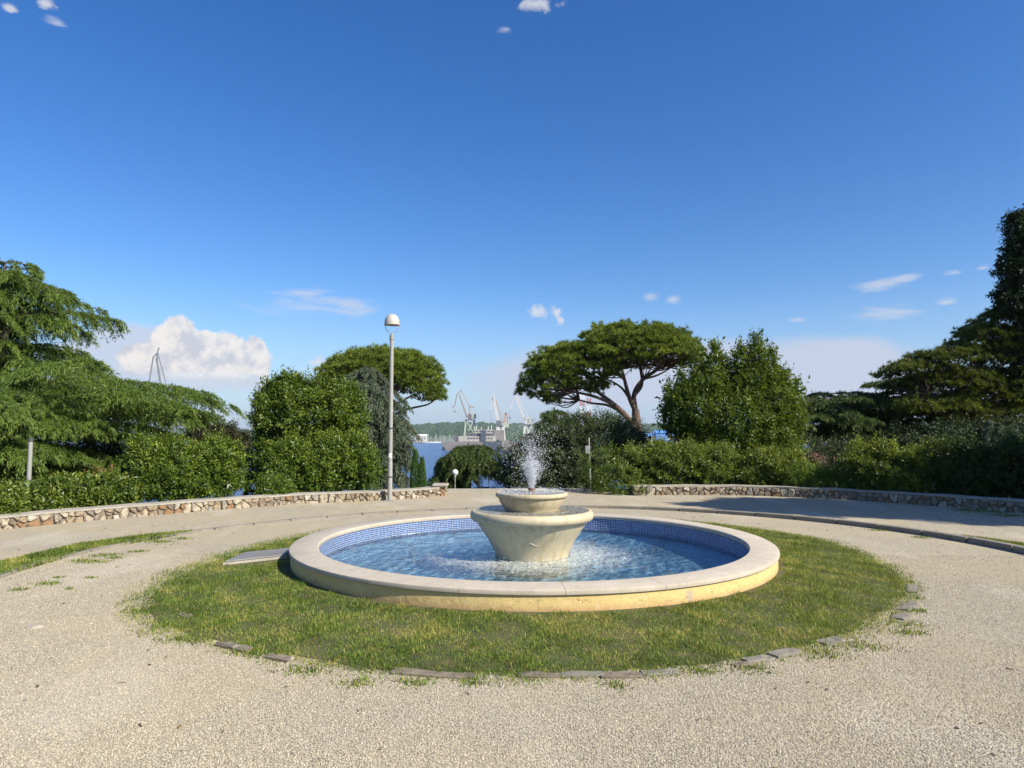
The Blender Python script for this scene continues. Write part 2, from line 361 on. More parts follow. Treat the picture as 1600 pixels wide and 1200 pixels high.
def hill_material():
    m, nt, p, o = newmat('wooded_hillside')
    cc = ramp(nt, tnoise(nt, .035, 8, .75), [(.35, (.020, .045, .022)), (.52, (.045, .080, .035)), (.68, (.085, .115, .055))])
    nt.links.new(cc, p.inputs['Base Color']); p.inputs['Roughness'].default_value = .95; p.inputs['Specular IOR Level'].default_value = .05
    return m
M['hill'] = hill_material()
def hill(name, D0, D1, prof, nx=700, ny=26, seed=1):
    az = np.linspace(prof[0][0], prof[-1][0], nx); top = np.interp(az, [q[0] for q in prof], [q[1] for q in prof])
    s = np.linspace(0, 1, ny); A, S = np.meshgrid(az, s); D = D0 + (D1 - D0) * S
    T = np.tile(top, (ny, 1))
    prof_s = np.sin(np.clip(S * 1.0, 0, 1) * math.pi * .62) ** .8 / math.sin(math.pi * .5)
    Xh = D * A; Yh = D
    Zh = SEA - .5 + (T - SEA) * prof_s
    Ph = np.stack([Xh.ravel(), Yh.ravel(), np.zeros(Xh.size)], 1)
    Zh = Zh.ravel() + (vnoise(Ph, 55, seed) * 2.2 + rng.normal(size=Xh.size) * 1.7 + vnoise(Ph, 260, seed + 9) * 3) * np.clip(S.ravel() * 8, 0, 1)
    k = (np.arange(ny - 1)[:, None] * nx + np.arange(nx - 1)[None]).ravel()
    return tag(np_mesh(name, np.stack([Xh.ravel(), Yh.ravel(), Zh], 1), np.stack([k, k + 1, k + nx + 1, k + nx], 1), M['hill']), kind='structure')
def ta(px): return ray(px, HOR)[0]
def topz(py, D): return at(800, py, D)[2]
hill('hills', 2000, 2900, [(ta(-400), topz(668, 2500)), (ta(200), topz(668, 2500)), (ta(420), topz(672, 2500)), (ta(600), topz(664, 2500)), (ta(690), topz(660, 2500)), (ta(780), topz(660, 2500)), (ta(900), topz(663, 2500)), (ta(1050), topz(661, 2500)), (ta(1250), topz(662, 2500)), (ta(2000), topz(668, 2500))])

# terrace gravel sheet
wall_l = [gnd(0, 828), gnd(120, 815.5), gnd(240, 805), gnd(360, 795), gnd(480, 786.5), gnd(560, 783.5), gnd(640, 779), gnd(698, 774)]
wall_r = [gnd(990, 774), gnd(1090, 773.5), gnd(1180, 774.5), gnd(1300, 779.5), gnd(1400, 786), gnd(1500, 793.5), gnd(1600, 801.5)]
wl_path = [np.array([-10.3, 5.5, 0]), np.array([-9.7, 8.6, 0])] + wall_l
wr_path = wall_r + [np.array([12.2, 11.4, 0]), np.array([13.4, 8.5, 0])]
edge_back = [gnd(698, 767.5), gnd(840, 767), gnd(990, 767.5)]
gp = [(-10.3, -30), *[(q[0], q[1]) for q in wl_path], *[(q[0], q[1]) for q in edge_back], *[(q[0], q[1]) for q in wr_path], (13.4, -30)]
gp = np.array(gp)
me = bpy.data.meshes.new('gravel_ground'); bm = bmesh.new()
for loop in ([(x, y) for x, y in gp], [(FC[0] + 2.95 * math.cos(t), FC[1] + 2.95 * math.sin(t)) for t in np.linspace(0, 2 * math.pi, 97)[:-1]]):
    vs = [bm.verts.new((x, y, 0)) for x, y in loop]
    for q in range(len(vs)): bm.edges.new((vs[q], vs[(q + 1) % len(vs)]))
bmesh.ops.triangle_fill(bm, use_beauty=True, use_dissolve=False, edges=list(bm.edges)); bmesh.ops.recalc_face_normals(bm, faces=bm.faces)
bm.to_mesh(me); bm.free(); me.materials.append(M['gravel']); go = bpy.data.objects.new('gravel_ground', me); col.objects.link(go)
if go.data.polygons[0].normal.z < 0: go.data.flip_normals()
tag(go, kind='structure')
# stone lip where the terrace ends between the two walls
b = MB(); e = edge_back
for a_, c_ in ((e[0], e[1]), (e[1], e[2])):
    a2 = np.array(a_); c2 = np.array(c_)
    b.add([a2, c2, c2 + [0, .35, 0], a2 + [0, .35, 0], a2 + [0, 0, .045], c2 + [0, 0, .045], c2 + [0, .35, .045], a2 + [0, .35, .045]], [(0,3,2,1),(4,5,6,7),(0,1,5,4),(1,2,6,5),(2,3,7,6),(3,0,4,7)])
tag(b.build('terrace_lip', M['concrete']), kind='structure')

# ---------------------------------------------------------------- kerb ring
kp = [gnd(0, 905), gnd(140, 862), gnd(300, 833.5), gnd(480, 812), gnd(700, 797.5), gnd(930, 794), gnd(1000, 796), gnd(1130, 803.5), gnd(1300, 818), gnd(1450, 838), gnd(1600, 866)]
ka = np.unwrap([math.atan2(q[1] - TC[1], q[0] - TC[0]) for q in kp][::-1]); kr = np.array([math.hypot(q[0] - TC[0], q[1] - TC[1]) for q in kp][::-1])
ka2 = np.concatenate([[ka[0] - .6], ka, [ka[-1] + .6]]); kr2 = np.concatenate([[6.2], kr, [6.2]])
def kerb_r(a): return np.interp((a + 1.2) % (2 * math.pi) - 1.2, ka2, kr2, left=6.2, right=6.2)
def kerb_smooth(a): return np.mean([kerb_r(a + d) for d in np.linspace(-.18, .18, 9)])
kerb = thing('path_kerb', 'long curved concrete kerb ringing the gravel around the fountain lawn', 'kerb', (TC[0], TC[1], 0))
NK = 52
for q in range(NK):
    a0 = 2 * math.pi * q / NK + .002; a1 = 2 * math.pi * (q + 1) / NK - .002; b = MB(); V = []; am = (a0 + a1) / 2
    right = max(0, math.cos(am)) ** .5 if math.cos(am) > 0 else 0
    h = .03 + .055 * right + rng.uniform(-.003, .003); dr = rng.uniform(-.005, .005)
    for a in np.linspace(a0, a1, 4):
        r0 = kerb_smooth(a) + dr
        for r_, z in ((r0, -.05), (r0, h - .008), (r0 + .01, h), (r0 + .115, h), (r0 + .125, h - .008), (r0 + .125, -.05)):
            V.append((TC[0] + r_ * math.cos(a), TC[1] + r_ * math.sin(a), z))
    Fs = [(6 * s + t, 6 * s + t + 1, 6 * s + 7 + t, 6 * s + 6 + t) for s in range(3) for t in range(5)] + [(0, 1, 2, 3, 4, 5), (18, 19, 20, 21, 22, 23)]
    b.add(V, Fs).build('kerb_stone', M['kerb'], kerb)

# ---------------------------------------------------------------- stone walls
def clip(poly, n_, d_):
    out = []
    for q in range(len(poly)):
        a, b_ = poly[q], poly[(q + 1) % len(poly)]; da = np.dot(a, n_) - d_; db = np.dot(b_, n_) - d_
        if da <= 0: out.append(a)
        if da * db < 0: out.append(a + (b_ - a) * (da / (da - db)))
    return out
def stone_wall(path, label, H0, thick, seed, pick):
    g = np.random.default_rng(seed)
    P = spline(path, 12)[:, :2]; seg = np.hypot(*np.diff(P, axis=0).T); S = np.concatenate([[0], np.cumsum(seg)]); L = S[-1]
    def pos(s):
        x = np.interp(s, S, P[:, 0]); y = np.interp(s, S, P[:, 1]); e_ = .15
        dx = np.interp(min(s + e_, L), S, P[:, 0]) - np.interp(max(s - e_, 0), S, P[:, 0]); dy = np.interp(min(s + e_, L), S, P[:, 1]) - np.interp(max(s - e_, 0), S, P[:, 1])
        l = math.hypot(dx, dy); dx, dy = dx / l, dy / l
        return x, y, dy, -dx                       # point and the outward (towards the fountain) normal
    root = thing('stone_wall', label, 'wall', (P[len(P) // 2][0], P[len(P) // 2][1], 0))
    # mortar core and coping
    for nm, z0, z1, o0, o1, mm in (('mortar_core', -.1, H0, -.012, -thick, M['mortar']), ('coping', H0, H0 + .035, .02, -thick - .03, M['concrete'])):
        b = MB(); V = []; ss = np.linspace(0, L, int(L / .3) + 2)
        for s in ss:
            x, y, nx_, ny_ = pos(s); w = .006 * math.sin(s * 5.3) if nm == 'coping' else 0
            V += [(x + nx_ * o0, y + ny_ * o0, z0), (x + nx_ * (o0 + w), y + ny_ * (o0 + w), z1 + w), (x + nx_ * o1, y + ny_ * o1, z1 + w), (x + nx_ * o1, y + ny_ * o1, z0)]
        m_ = len(ss); Fs = [(4 * q + t, 4 * q + (t + 1) % 4, 4 * q + 4 + (t + 1) % 4, 4 * q + 4 + t) for q in range(m_ - 1) for t in range(4)] + [(0, 1, 2, 3), tuple(4 * (m_ - 1) + t for t in (3, 2, 1, 0))]
        b.add(V, Fs).build(nm, mm, root)
    pts = []
    s = 0.05
    while s < L:
        rows = g.choice([1, 2, 2, 3], p=[.12, .34, .24, .3]); step = g.uniform(.11, .23) if rows < 3 else g.uniform(.09, .16)
        for r_ in range(rows):
            pts.append((s + g.uniform(-.07, .07), H0 * ((r_ + .5) / rows + g.uniform(-.13, .13))))
        s += step
    pts = np.array(pts); cnt = 0
    for q in range(len(pts)):
        c_ = pts[q]; poly = [np.array(v) for v in ((max(c_[0] - .3, 0), .0 - .02), (min(c_[0] + .3, L), -.02), (min(c_[0] + .3, L), H0 - .004), (max(c_[0] - .3, 0), H0 - .004))]
        for r_ in np.where(np.abs(pts[:, 0] - c_[0]) < .6)[0]:
            if r_ == q: continue
            d = pts[r_] - c_; l = np.linalg.norm(d)
            if l < 1e-4: continue
            n_ = d / l; poly = clip(poly, n_, np.dot(n_, (pts[r_] + c_) / 2) - g.uniform(.003, .009))
            if len(poly) < 3: break
        if len(poly) < 3: continue
        poly = np.array(poly); ctr = poly.mean(0); keep = [0]
        for r_ in range(1, len(poly)):
            if np.linalg.norm(poly[r_] - poly[keep[-1]]) > .02: keep.append(r_)
        poly = poly[keep]
        if len(poly) < 3 or np.ptp(poly[:, 0]) < .03 or np.ptp(poly[:, 1]) < .025: continue
        # round the corners
        rp = []
        for r_ in range(len(poly)):
            a, b_, c2 = poly[r_ - 1], poly[r_], poly[(r_ + 1) % len(poly)]
            rp += [b_ + (a - b_) * g.uniform(.14, .24), b_ + (c2 - b_) * g.uniform(.14, .24)]
        rp = np.array(rp); k_ = len(rp); out = g.uniform(.012, .055); x, y, nx_, ny_ = pos(ctr[0]); V = []
        for sc_, oo in ((1.0, -.03), (.98, out * .35), (.78, out)):
            for v in rp:
                w = ctr + (v - ctr) * sc_; x, y, nx_, ny_ = pos(min(max(w[0], 0), L)); off = oo + (g.uniform(-.006, .006) if oo > 0 else 0)
                V.append((x + nx_ * off, y + ny_ * off, w[1]))
        Fs = [(l_ * k_ + t, l_ * k_ + (t + 1) % k_, (l_ + 1) * k_ + (t + 1) % k_, (l_ + 1) * k_ + t) for l_ in range(2) for t in range(k_)] + [tuple(2 * k_ + t for t in range(k_))]
        MB().add(V, Fs).build('stone', M['stones'][g.choice(6, p=pick)], root); cnt += 1
    return root
stone_wall(wl_path, 'low rubble stone wall curving along the left edge of the gravel behind the lamp post', .19, .34, 2, [.26, .28, .12, .10, .18, .06])
stone_wall(wr_path, 'low rubble stone wall curving along the right edge of the gravel under the hedges', .215, .34, 5, [.22, .22, .12, .22, .17, .05])
# end block of the left wall
a_ = at(676, 762, gnd(690, 775)[1] + .12); b_ = at(697, 762, gnd(690, 775)[1] + .12)
b = MB(); b.box((a_[0], a_[1] - .18, .238), (b_[0] + .05, b_[1] + .28, .31)); wend = b.build('wall_end_slab', M['concrete'], bpy.data.objects['stone_wall'], bevel=.02)

# ---------------------------------------------------------------- lawn
lawn_px = [(530, 827), (450, 842), (349, 870), (296, 887), (240, 914), (214, 945), (245, 990), (335, 1008), (441, 1032), (560, 1050), (700, 1060), (840, 1062), (1000, 1056), (1150, 1038), (1250, 1018), (1350, 988), (1400, 955), (1424, 925), (1416, 902), (1370, 875), (1294, 845), (1225, 833), (1149, 822)]
lp = np.array([gnd(*q)[:2] for q in lawn_px])
la = np.array([math.atan2(q[1] - FC[1], q[0] - FC[0]) for q in lp]); lr = np.hypot(lp[:, 0] - FC[0], lp[:, 1] - FC[1])
la = np.unwrap(la); o_ = np.argsort(la); la, lr = la[o_], lr[o_]
aa = np.linspace(-math.pi, math.pi, 181)[:-1]
la3 = np.concatenate([la - 2 * math.pi, la, la + 2 * math.pi]); lr3 = np.tile(lr, 3)
def lawn_r(a): return np.interp(np.asarray(a), la3, lr3)
lawn_poly = np.stack([FC[0] + lawn_r(aa) * np.cos(aa), FC[1] + lawn_r(aa) * np.sin(aa)], 1)
ri = 3.0; V = []
for s_, z in ((0, .004), (1, .004)):
    for q, a in enumerate(aa):
        r_ = ri if s_ == 0 else lawn_r(a) + .03 * math.sin(a * 23) + .02 * math.sin(a * 51 + 1) - .11
        V.append((FC[0] + r_ * math.cos(a), FC[1] + r_ * math.sin(a), z))
na = len(aa)
tag(np_mesh('lawn_soil', V, np.array([[q, na + q, na + (q + 1) % na, (q + 1) % na] for q in range(na)]), M['soil']), kind='structure')
strip_l = [gnd(0, 880), gnd(120, 852), gnd(220, 838), gnd(302, 830.5), gnd(300, 833), gnd(140, 861), gnd(0, 903), gnd(-260, 1000), gnd(-300, 960)]
strip_r = [gnd(1485, 838), gnd(1540, 843), gnd(1600, 852), gnd(1700, 872), gnd(1690, 884), gnd(1600, 862), gnd(1490, 841)]
def blades(P, hmin, hmax, w, lean, tone):
    n_ = len(P); a = rng.random(n_) * 6.283; d = np.stack([np.cos(a), np.sin(a), np.zeros(n_)], 1); s_ = np.stack([-d[:, 1], d[:, 0], d[:, 2]], 1)
    h = rng.uniform(hmin, hmax, n_)[:, None]; le = rng.uniform(.1, lean, n_)[:, None]; w = rng.uniform(.6, 1.3, n_)[:, None] * w
    tip = P + d * h * le + np.array([0, 0, 1]) * h * np.sqrt(np.maximum(.05, 1 - le ** 2)); mid = P + d * h * le * .35 + np.array([0, 0, 1]) * h * .6
    V = np.stack([P - s_ * w * .5, P + s_ * w * .5, mid + s_ * w * .4, tip, mid - s_ * w * .4], 1).reshape(-1, 3)
    b_ = np.arange(n_)[:, None] * 5
    return V, [np.concatenate([b_ + np.array([[0, 1, 2, 4]])]), np.concatenate([b_ + np.array([[4, 2, 3]])])], np.repeat(tone, 5)
def thin_blades(P, h0, h1, w, tone, hv):
    n_ = len(P); a = rng.random(n_) * 6.283; le = rng.uniform(.25, 1.25, n_); h = rng.uniform(h0, h1, n_) * hv
    D = np.stack([np.cos(a) * np.sin(le), np.sin(a) * np.sin(le), np.cos(le)], 1); b_ = a + 1.57 + rng.normal(size=n_) * .7; S = np.stack([np.cos(b_), np.sin(b_), np.zeros(n_)], 1) * (w * rng.uniform(.6, 1.3, n_) * .5)[:, None]
    return np.stack([P - S, P + S, P + D * h[:, None]], 1).reshape(-1, 3), np.arange(n_ * 3).reshape(-1, 3), np.repeat(tone, 3)
def grass_tone(P):
    t = .40 + .17 * vnoise(P, 1.3, 11) + .20 * vnoise(P, .35, 12) + .16 * vnoise(P, .12, 13) + rng.normal(size=len(P)) * .15
    dry = (vnoise(P, .8, 15) + .6 * vnoise(P, .22, 16) > 1.2) & (rng.random(len(P)) < .6); t[dry] = rng.uniform(.75, 1.0, dry.sum())
    t[rng.random(len(P)) < .10] = rng.uniform(.75, 1)
    return np.clip(t, 0, 1)
def to3(p): return np.stack([p[:, 0], p[:, 1], np.full(len(p), .0)], 1)
c_ = rng.uniform((-4.9, 4.0), (5.3, 13.6), (1050000, 2)); rr = np.hypot(*(c_ - FC).T); ang = np.arctan2(*(c_ - FC).T[::-1])
edge = lawn_r(ang); soft_e = .17 + .12 * np.clip(vnoise(to3(c_), .3, 21) + .3, 0, 1.5)
left_w = np.clip((-.4 - np.cos(ang)) * 1.6, 0, 1) * .25
keep = (rr > 3.12) & (rr < edge + (rng.random(len(c_)) ** 2.2 - .35) * (soft_e + left_w))
dens_ = np.clip(.95 + .25 * vnoise(to3(c_), .5, 22), .5, 1); keep &= rng.random(len(c_)) < dens_
keep &= ~((rr < 3.19) & (vnoise(to3(c_), .35, 23) < .2))                          # worn strip along the wall
hatch = np.array([gnd(378, 871), gnd(349, 887), gnd(448, 877), gnd(462, 860)]); keep &= ~inside(hatch, c_)
Pg = to3(c_[keep]); hv = np.clip(1 + .35 * vnoise(Pg, .6, 31), .6, 1.6)
V, Fs, T = thin_blades(Pg, .014, .042, .0075, grass_tone(Pg), hv)
tag(np_mesh('lawn_grass', V, Fs, M['grass'], tone=T), 'short patchy green grass ringing the round fountain', 'grass', kind='stuff')
PS = []
for poly, nn in ((strip_l, 30000), (strip_r, 12000)):
    poly = np.array(poly); lo = poly[:, :2].min(0); hi = poly[:, :2].max(0); q = rng.uniform(lo, hi, (nn * 3, 2)); q = q[inside(poly, q)]; PS.append(to3(q[:nn]))
Pg = np.concatenate(PS); V, Fs, T = blades(Pg, .03, .065, .008, .8, grass_tone(Pg))
tag(np_mesh('verge_grass', V, Fs, M['grass'], tone=T), 'narrow strip of grass growing along the outer side of the curved kerb', 'grass', kind='stuff')
# sprawling weeds on the gravel
spots = [(165, 868, .22), (150, 878, .18), (128, 876, .14), (180, 872, .10), (215, 862, .12), (250, 847, .18), (240, 845, .12), (285, 842, .14), (72, 912, .16), (30, 922, .11), (92, 903, .06), (142, 903, .07), (108, 921, .05), (300, 1000, .18), (265, 978, .2), (220, 955, .15), (395, 1020, .16), (480, 1048, .16), (560, 1068, .12), (650, 1068, .12), (740, 1066, .12), (960, 1072, .10), (1180, 1045, .14), (1290, 1024, .2), (1350, 1010, .22), (1410, 975, .18), (1432, 955, .12), (1434, 935, .06), (1330, 862, .07), (1420, 989, .16), (1100, 1050, .12),
         (1545, 800, .5), (1580, 806, .4), (1510, 797, .25), (1440, 840, .15), (1375, 829, .15), (420, 1002, .08)]
PW = []
for px, py, r_ in spots:
    c0 = gnd(px, py); nn = int(150 * (r_ / .15) ** 1.3); q = rng.normal(size=(nn, 2)) * np.array([r_ * .55, r_ * .38]); PW.append(np.stack([c0[0] + q[:, 0], c0[1] + q[:, 1], np.zeros(nn)], 1))
Pw = np.concatenate(PW); V, Fs, T = blades(Pw, .012, .035, .008, 1.0, np.clip(.4 + rng.normal(size=len(Pw)) * .3, 0, 1))
tag(np_mesh('weeds', V, Fs, M['grass'], tone=T), 'scattered weeds and runners creeping over the gravel', 'weeds', kind='stuff')
# fallen twigs and leaf scraps
nt_ = 420; q = rng.uniform((-7, 3.2), (9, 16), (nt_, 2)); q = q[np.hypot(*(q - FC).T) > 4.9]; q = q[inside(gp, q)]
b = MB()
for x, y in q:
    a = rng.random() * 6.28; l = rng.uniform(.01, .05); b.bar((x, y, .006), (x + l * math.cos(a), y + l * math.sin(a), .008), rng.uniform(.006, .016), .004, 3)
tag(b.build('twigs', M['bark']), 'small twigs and dry leaf scraps lying over the gravel', 'twigs', kind='stuff')
nl_ = 260; q = rng.uniform((-7, 3.2), (9, 17), (nl_, 2)); q = q[(np.hypot(*(q - FC).T) > 4.85) & inside(gp, q)]; Pl = np.stack([q[:, 0], q[:, 1], np.full(len(q), .008)], 1); a = rng.random(len(q)) * 6.28
Dl = np.stack([np.cos(a), np.sin(a), rng.uniform(-.05, .3, len(q))], 1); Sl = np.stack([-np.sin(a), np.cos(a), rng.uniform(-.2, .2, len(q))], 1); ll = rng.uniform(.018, .05, (len(q), 1))
Vl = np.stack([Pl, Pl + Dl * ll * .5 + Sl * ll * .25, Pl + Dl * ll, Pl + Dl * ll * .5 - Sl * ll * .25], 1).reshape(-1, 3); M['dry_leaf'] = foliage('dry_leaf', (.05, .035, .02), (.12, .075, .035), (.22, .15, .06), .1, .7, .2)
tag(np_mesh('fallen_leaves', Vl, np.arange(len(Vl)).reshape(-1, 4), M['dry_leaf'], tone=np.repeat(rng.random(len(q)), 4)), 'dry brown leaves lying scattered over the gravel', 'leaves', kind='stuff')
b = MB(); p0 = gnd(56, 979); b.lathe([(.001, -.003), (.075, .0), (.07, .012), (.04, .02), (.001, .021)], (p0[0], p0[1], 0), 9)
tag(b.build('flat_stone', M['stones'][5], smooth=False), 'flat whitish stone lying alone on the gravel left of the lawn', 'stone')

# loose pebbles near the camera: one stuff object, instanced on points
def pebble_field():
    me = bpy.data.meshes.new('pebbles'); ptsn = 190000
    yv = 2.9 + 6.3 * rng.random(ptsn) ** 1.35; xv = (rng.random(ptsn) * 2 - 1) * yv * .80
    q = np.stack([xv, yv], 1); r_ = np.hypot(*(q - FC).T); an = np.arctan2(*(q - FC).T[::-1])
    q = q[(r_ > lawn_r(an) + .02) & inside(gp, q)]
    P = np.stack([q[:, 0], q[:, 1], np.full(len(q), .002)], 1).astype(np.float32)
    me.vertices.add(len(P)); me.vertices.foreach_set('co', P.ravel()); me.update()
    o = bpy.data.objects.new('pebbles', me); col.objects.link(o)
    m, nt, p, out = newmat('loose_pebble'); oi = nt.nodes.new('ShaderNodeObjectInfo')
    nt.links.new(ramp(nt, oi.outputs['Random'], [(0, (.18, .15, .105)), (.14, (.33, .29, .21)), (.6, (.41, .36, .262)), (1, (.53, .475, .365))]), p.inputs['Base Color']); p.inputs['Roughness'].default_value = .9
    me.materials.append(m)
    ng = bpy.data.node_groups.new('scatter_pebbles', 'GeometryNodeTree')
    ng.interface.new_socket('Geometry', in_out='INPUT', socket_type='NodeSocketGeometry'); ng.interface.new_socket('Geometry', in_out='OUTPUT', socket_type='NodeSocketGeometry')
    N = ng.nodes.new; gi = N('NodeGroupInput'); goo = N('NodeGroupOutput'); ico = N('GeometryNodeMeshIcoSphere'); ico.inputs['Radius'].default_value = 1; ico.inputs['Subdivisions'].default_value = 1
    sm = N('GeometryNodeSetMaterial'); sm.inputs['Material'].default_value = m
    iop = N('GeometryNodeInstanceOnPoints'); m2p = N('GeometryNodeMeshToPoints')
    rv = N('FunctionNodeRandomValue'); rv.data_type = 'FLOAT_VECTOR'; rv.inputs[0].default_value = (.0028, .0024, .0016); rv.inputs[1].default_value = (.0066, .0052, .0036)
    rr_ = N('FunctionNodeRandomValue'); rr_.data_type = 'FLOAT_VECTOR'; rr_.inputs[0].default_value = (-.5, -.5, 0); rr_.inputs[1].default_value = (.5, .5, 6.28); rr_.inputs['Seed'].default_value = 5
    e2r = N('FunctionNodeEulerToRotation')
    L = ng.links.new; L(gi.outputs[0], m2p.inputs[0]); L(m2p.outputs[0], iop.inputs['Points']); L(ico.outputs['Mesh'], sm.inputs[0]); L(sm.outputs[0], iop.inputs['Instance'])
    L(rv.outputs[0], iop.inputs['Scale']); L(rr_.outputs[0], e2r.inputs[0]); L(e2r.outputs[0], iop.inputs['Rotation']); L(iop.outputs[0], goo.inputs[0])
    md = o.modifiers.new('scatter', 'NODES'); md.node_group = ng
    return tag(o, 'loose pale limestone pebbles covering the gravel in front of the lawn', 'gravel', kind='stuff')
pebble_field()

# edging blocks half sunk along the lawn
edging = thing('lawn_edging', 'worn edging blocks half buried in grass round the fountain lawn', 'edging', (FC[0], FC[1], 0))
for px, py, l, w, h, mm in [(366, 1013, .34, .085, .045, 'kerb_dark'), (436, 1030, .22, .08, .04, 'kerb_dark'), (645, 1052, .30, .10, .030, 'kerb_dark'), (708, 1057, .28, .09, .028, 'kerb_dark'), (845, 1056, .30, .09, .022, 'kerb_dark'), (910, 1055, .28, .10, .026, 'kerb'), (970, 1056, .28, .11, .028, 'kerb_dark'), (1030, 1052, .24, .10, .022, 'kerb'), (1185, 1032, .22, .10, .034, 'kerb'), (1228, 1022, .26, .12, .036, 'kerb'), (1298, 1003, .22, .12, .028, 'kerb'), (1425, 920, .42, .10, .022, 'kerb'), (1420, 948, .38, .11, .022, 'kerb'), (1408, 965, .2, .12, .03, 'kerb'), (290, 962, .16, .08, .02, 'kerb_dark'), (1160, 1040, .14, .08, .026, 'kerb_dark')]:
    h *= .62; p0 = gnd(px, py); a = math.atan2(p0[1] - FC[1], p0[0] - FC[0]) + math.pi / 2 + rng.uniform(-.06, .06); u = np.array([math.cos(a), math.sin(a), 0]); v = np.array([-u[1], u[0], 0]); V = []
    ns_ = 5
    for s_ in np.linspace(-.5, .5, ns_):
        jj = rng.uniform(-.006, .006, 6)
        for k_, (vv, zz) in enumerate(((-.5, -.03), (-.5, h * .7), (-.36, h), (.36, h), (.5, h * .7), (.5, -.03))):
            end = .86 if abs(s_) > .45 else 1
            V.append(p0 + u * s_ * l + v * vv * w * end + np.array([0, 0, zz * (end if zz > 0 else 1) + (jj[k_] if zz > 0 else 0)]))
    Fs = [(6 * s_ + t, 6 * s_ + t + 1, 6 * s_ + 7 + t, 6 * s_ + 6 + t) for s_ in range(ns_ - 1) for t in range(5)] + [(0, 1, 2, 3, 4, 5), tuple(6 * (ns_ - 1) + t for t in range(6))]
    MB().add(V, Fs).build('edging_block', M[mm], edging)

# ---------------------------------------------------------------- hatch beside the basin
hz = [gnd(382, 869), gnd(352, 883), gnd(446, 872.5), gnd(458, 861)]
hroot = thing('access_cover', 'grey sheet metal cover over a low concrete pit at the left of the basin', 'access cover', (hz[0][0], hz[0][1], 0))
def slab(pts, z0, z1, nm, mm, par, bev=.004):
    V = [(q[0], q[1], z) for z in (z0, z1) for q in pts]; return MB().add(V, [(0, 1, 2, 3), (4, 5, 6, 7), (0, 1, 5, 4), (1, 2, 6, 5), (2, 3, 7, 6), (3, 0, 4, 7)]).build(nm, mm, par, bevel=bev)
hc = np.mean(hz, 0); big = [hc + (q - hc) * 1.07 for q in hz]
slab(big, -.05, .03, 'pit_curb', M['concrete'], hroot); M['cover'] = simple('galvanised_cover', (.23, .22, .205), (.17, .16, .15), 3, .5, .2, .003, 30)
slab(hz, .033, .052, 'lid', M['cover'], hroot)

# ---------------------------------------------------------------- fountain
def fountain_stone(name, c1, c2, stain, coordsc=(1, 1, .12)):
    m, nt, p, o = newmat(name)
    a = tnoise(nt, 5, 6, .65); st = tnoise(nt, 9, 5, .6, sc=coordsc); cc = ramp(nt, a, [(.3, c1), (.7, c2)])
    cc = mixc(nt, mth(nt, 'MULTIPLY', mrange(nt, st, .50, .64), .45), cc, stain)
    cc = mixc(nt, mth(nt, 'MULTIPLY', mrange(nt, tnoise(nt, 26, 4, .7), .58, .72), .3), cc, (.28, .24, .16))
    nt.links.new(cc, p.inputs['Base Color']); p.inputs['Roughness'].default_value = .62
    nt.links.new(bump(nt, tnoise(nt, 70, 5, .7), .35, .006, bump(nt, tnoise(nt, 8, 4, .6), .3, .012)), p.inputs['Normal']); return m
M['cream'] = fountain_stone('cream_cast_stone', (.50, .425, .28), (.42, .35, .225), (.27, .215, .115))
def coping_mat():
    m, nt, p, o = newmat('coping_stone')
    cc = ramp(nt, tnoise(nt, 2.2, 6, .65), [(.3, (.47, .41, .325)), (.7, (.36, .315, .245))])
    cc = mixc(nt, mth(nt, 'MULTIPLY', mrange(nt, tnoise(nt, 14, 5, .7), .52, .72), .5), cc, (.25, .21, .155))
    cc = mixc(nt, mth(nt, 'MULTIPLY', mrange(nt, tnoise(nt, 90, 3, .6), .56, .7), .35), cc, (.66, .61, .52))
    nt.links.new(cc, p.inputs['Base Color']); p.inputs['Roughness'].default_value = .85
    nt.links.new(bump(nt, tnoise(nt, 80, 5, .7), .4, .005, bump(nt, tnoise(nt, 7, 4, .6), .3, .01)), p.inputs['Normal']); return m
M['coping'] = coping_mat()
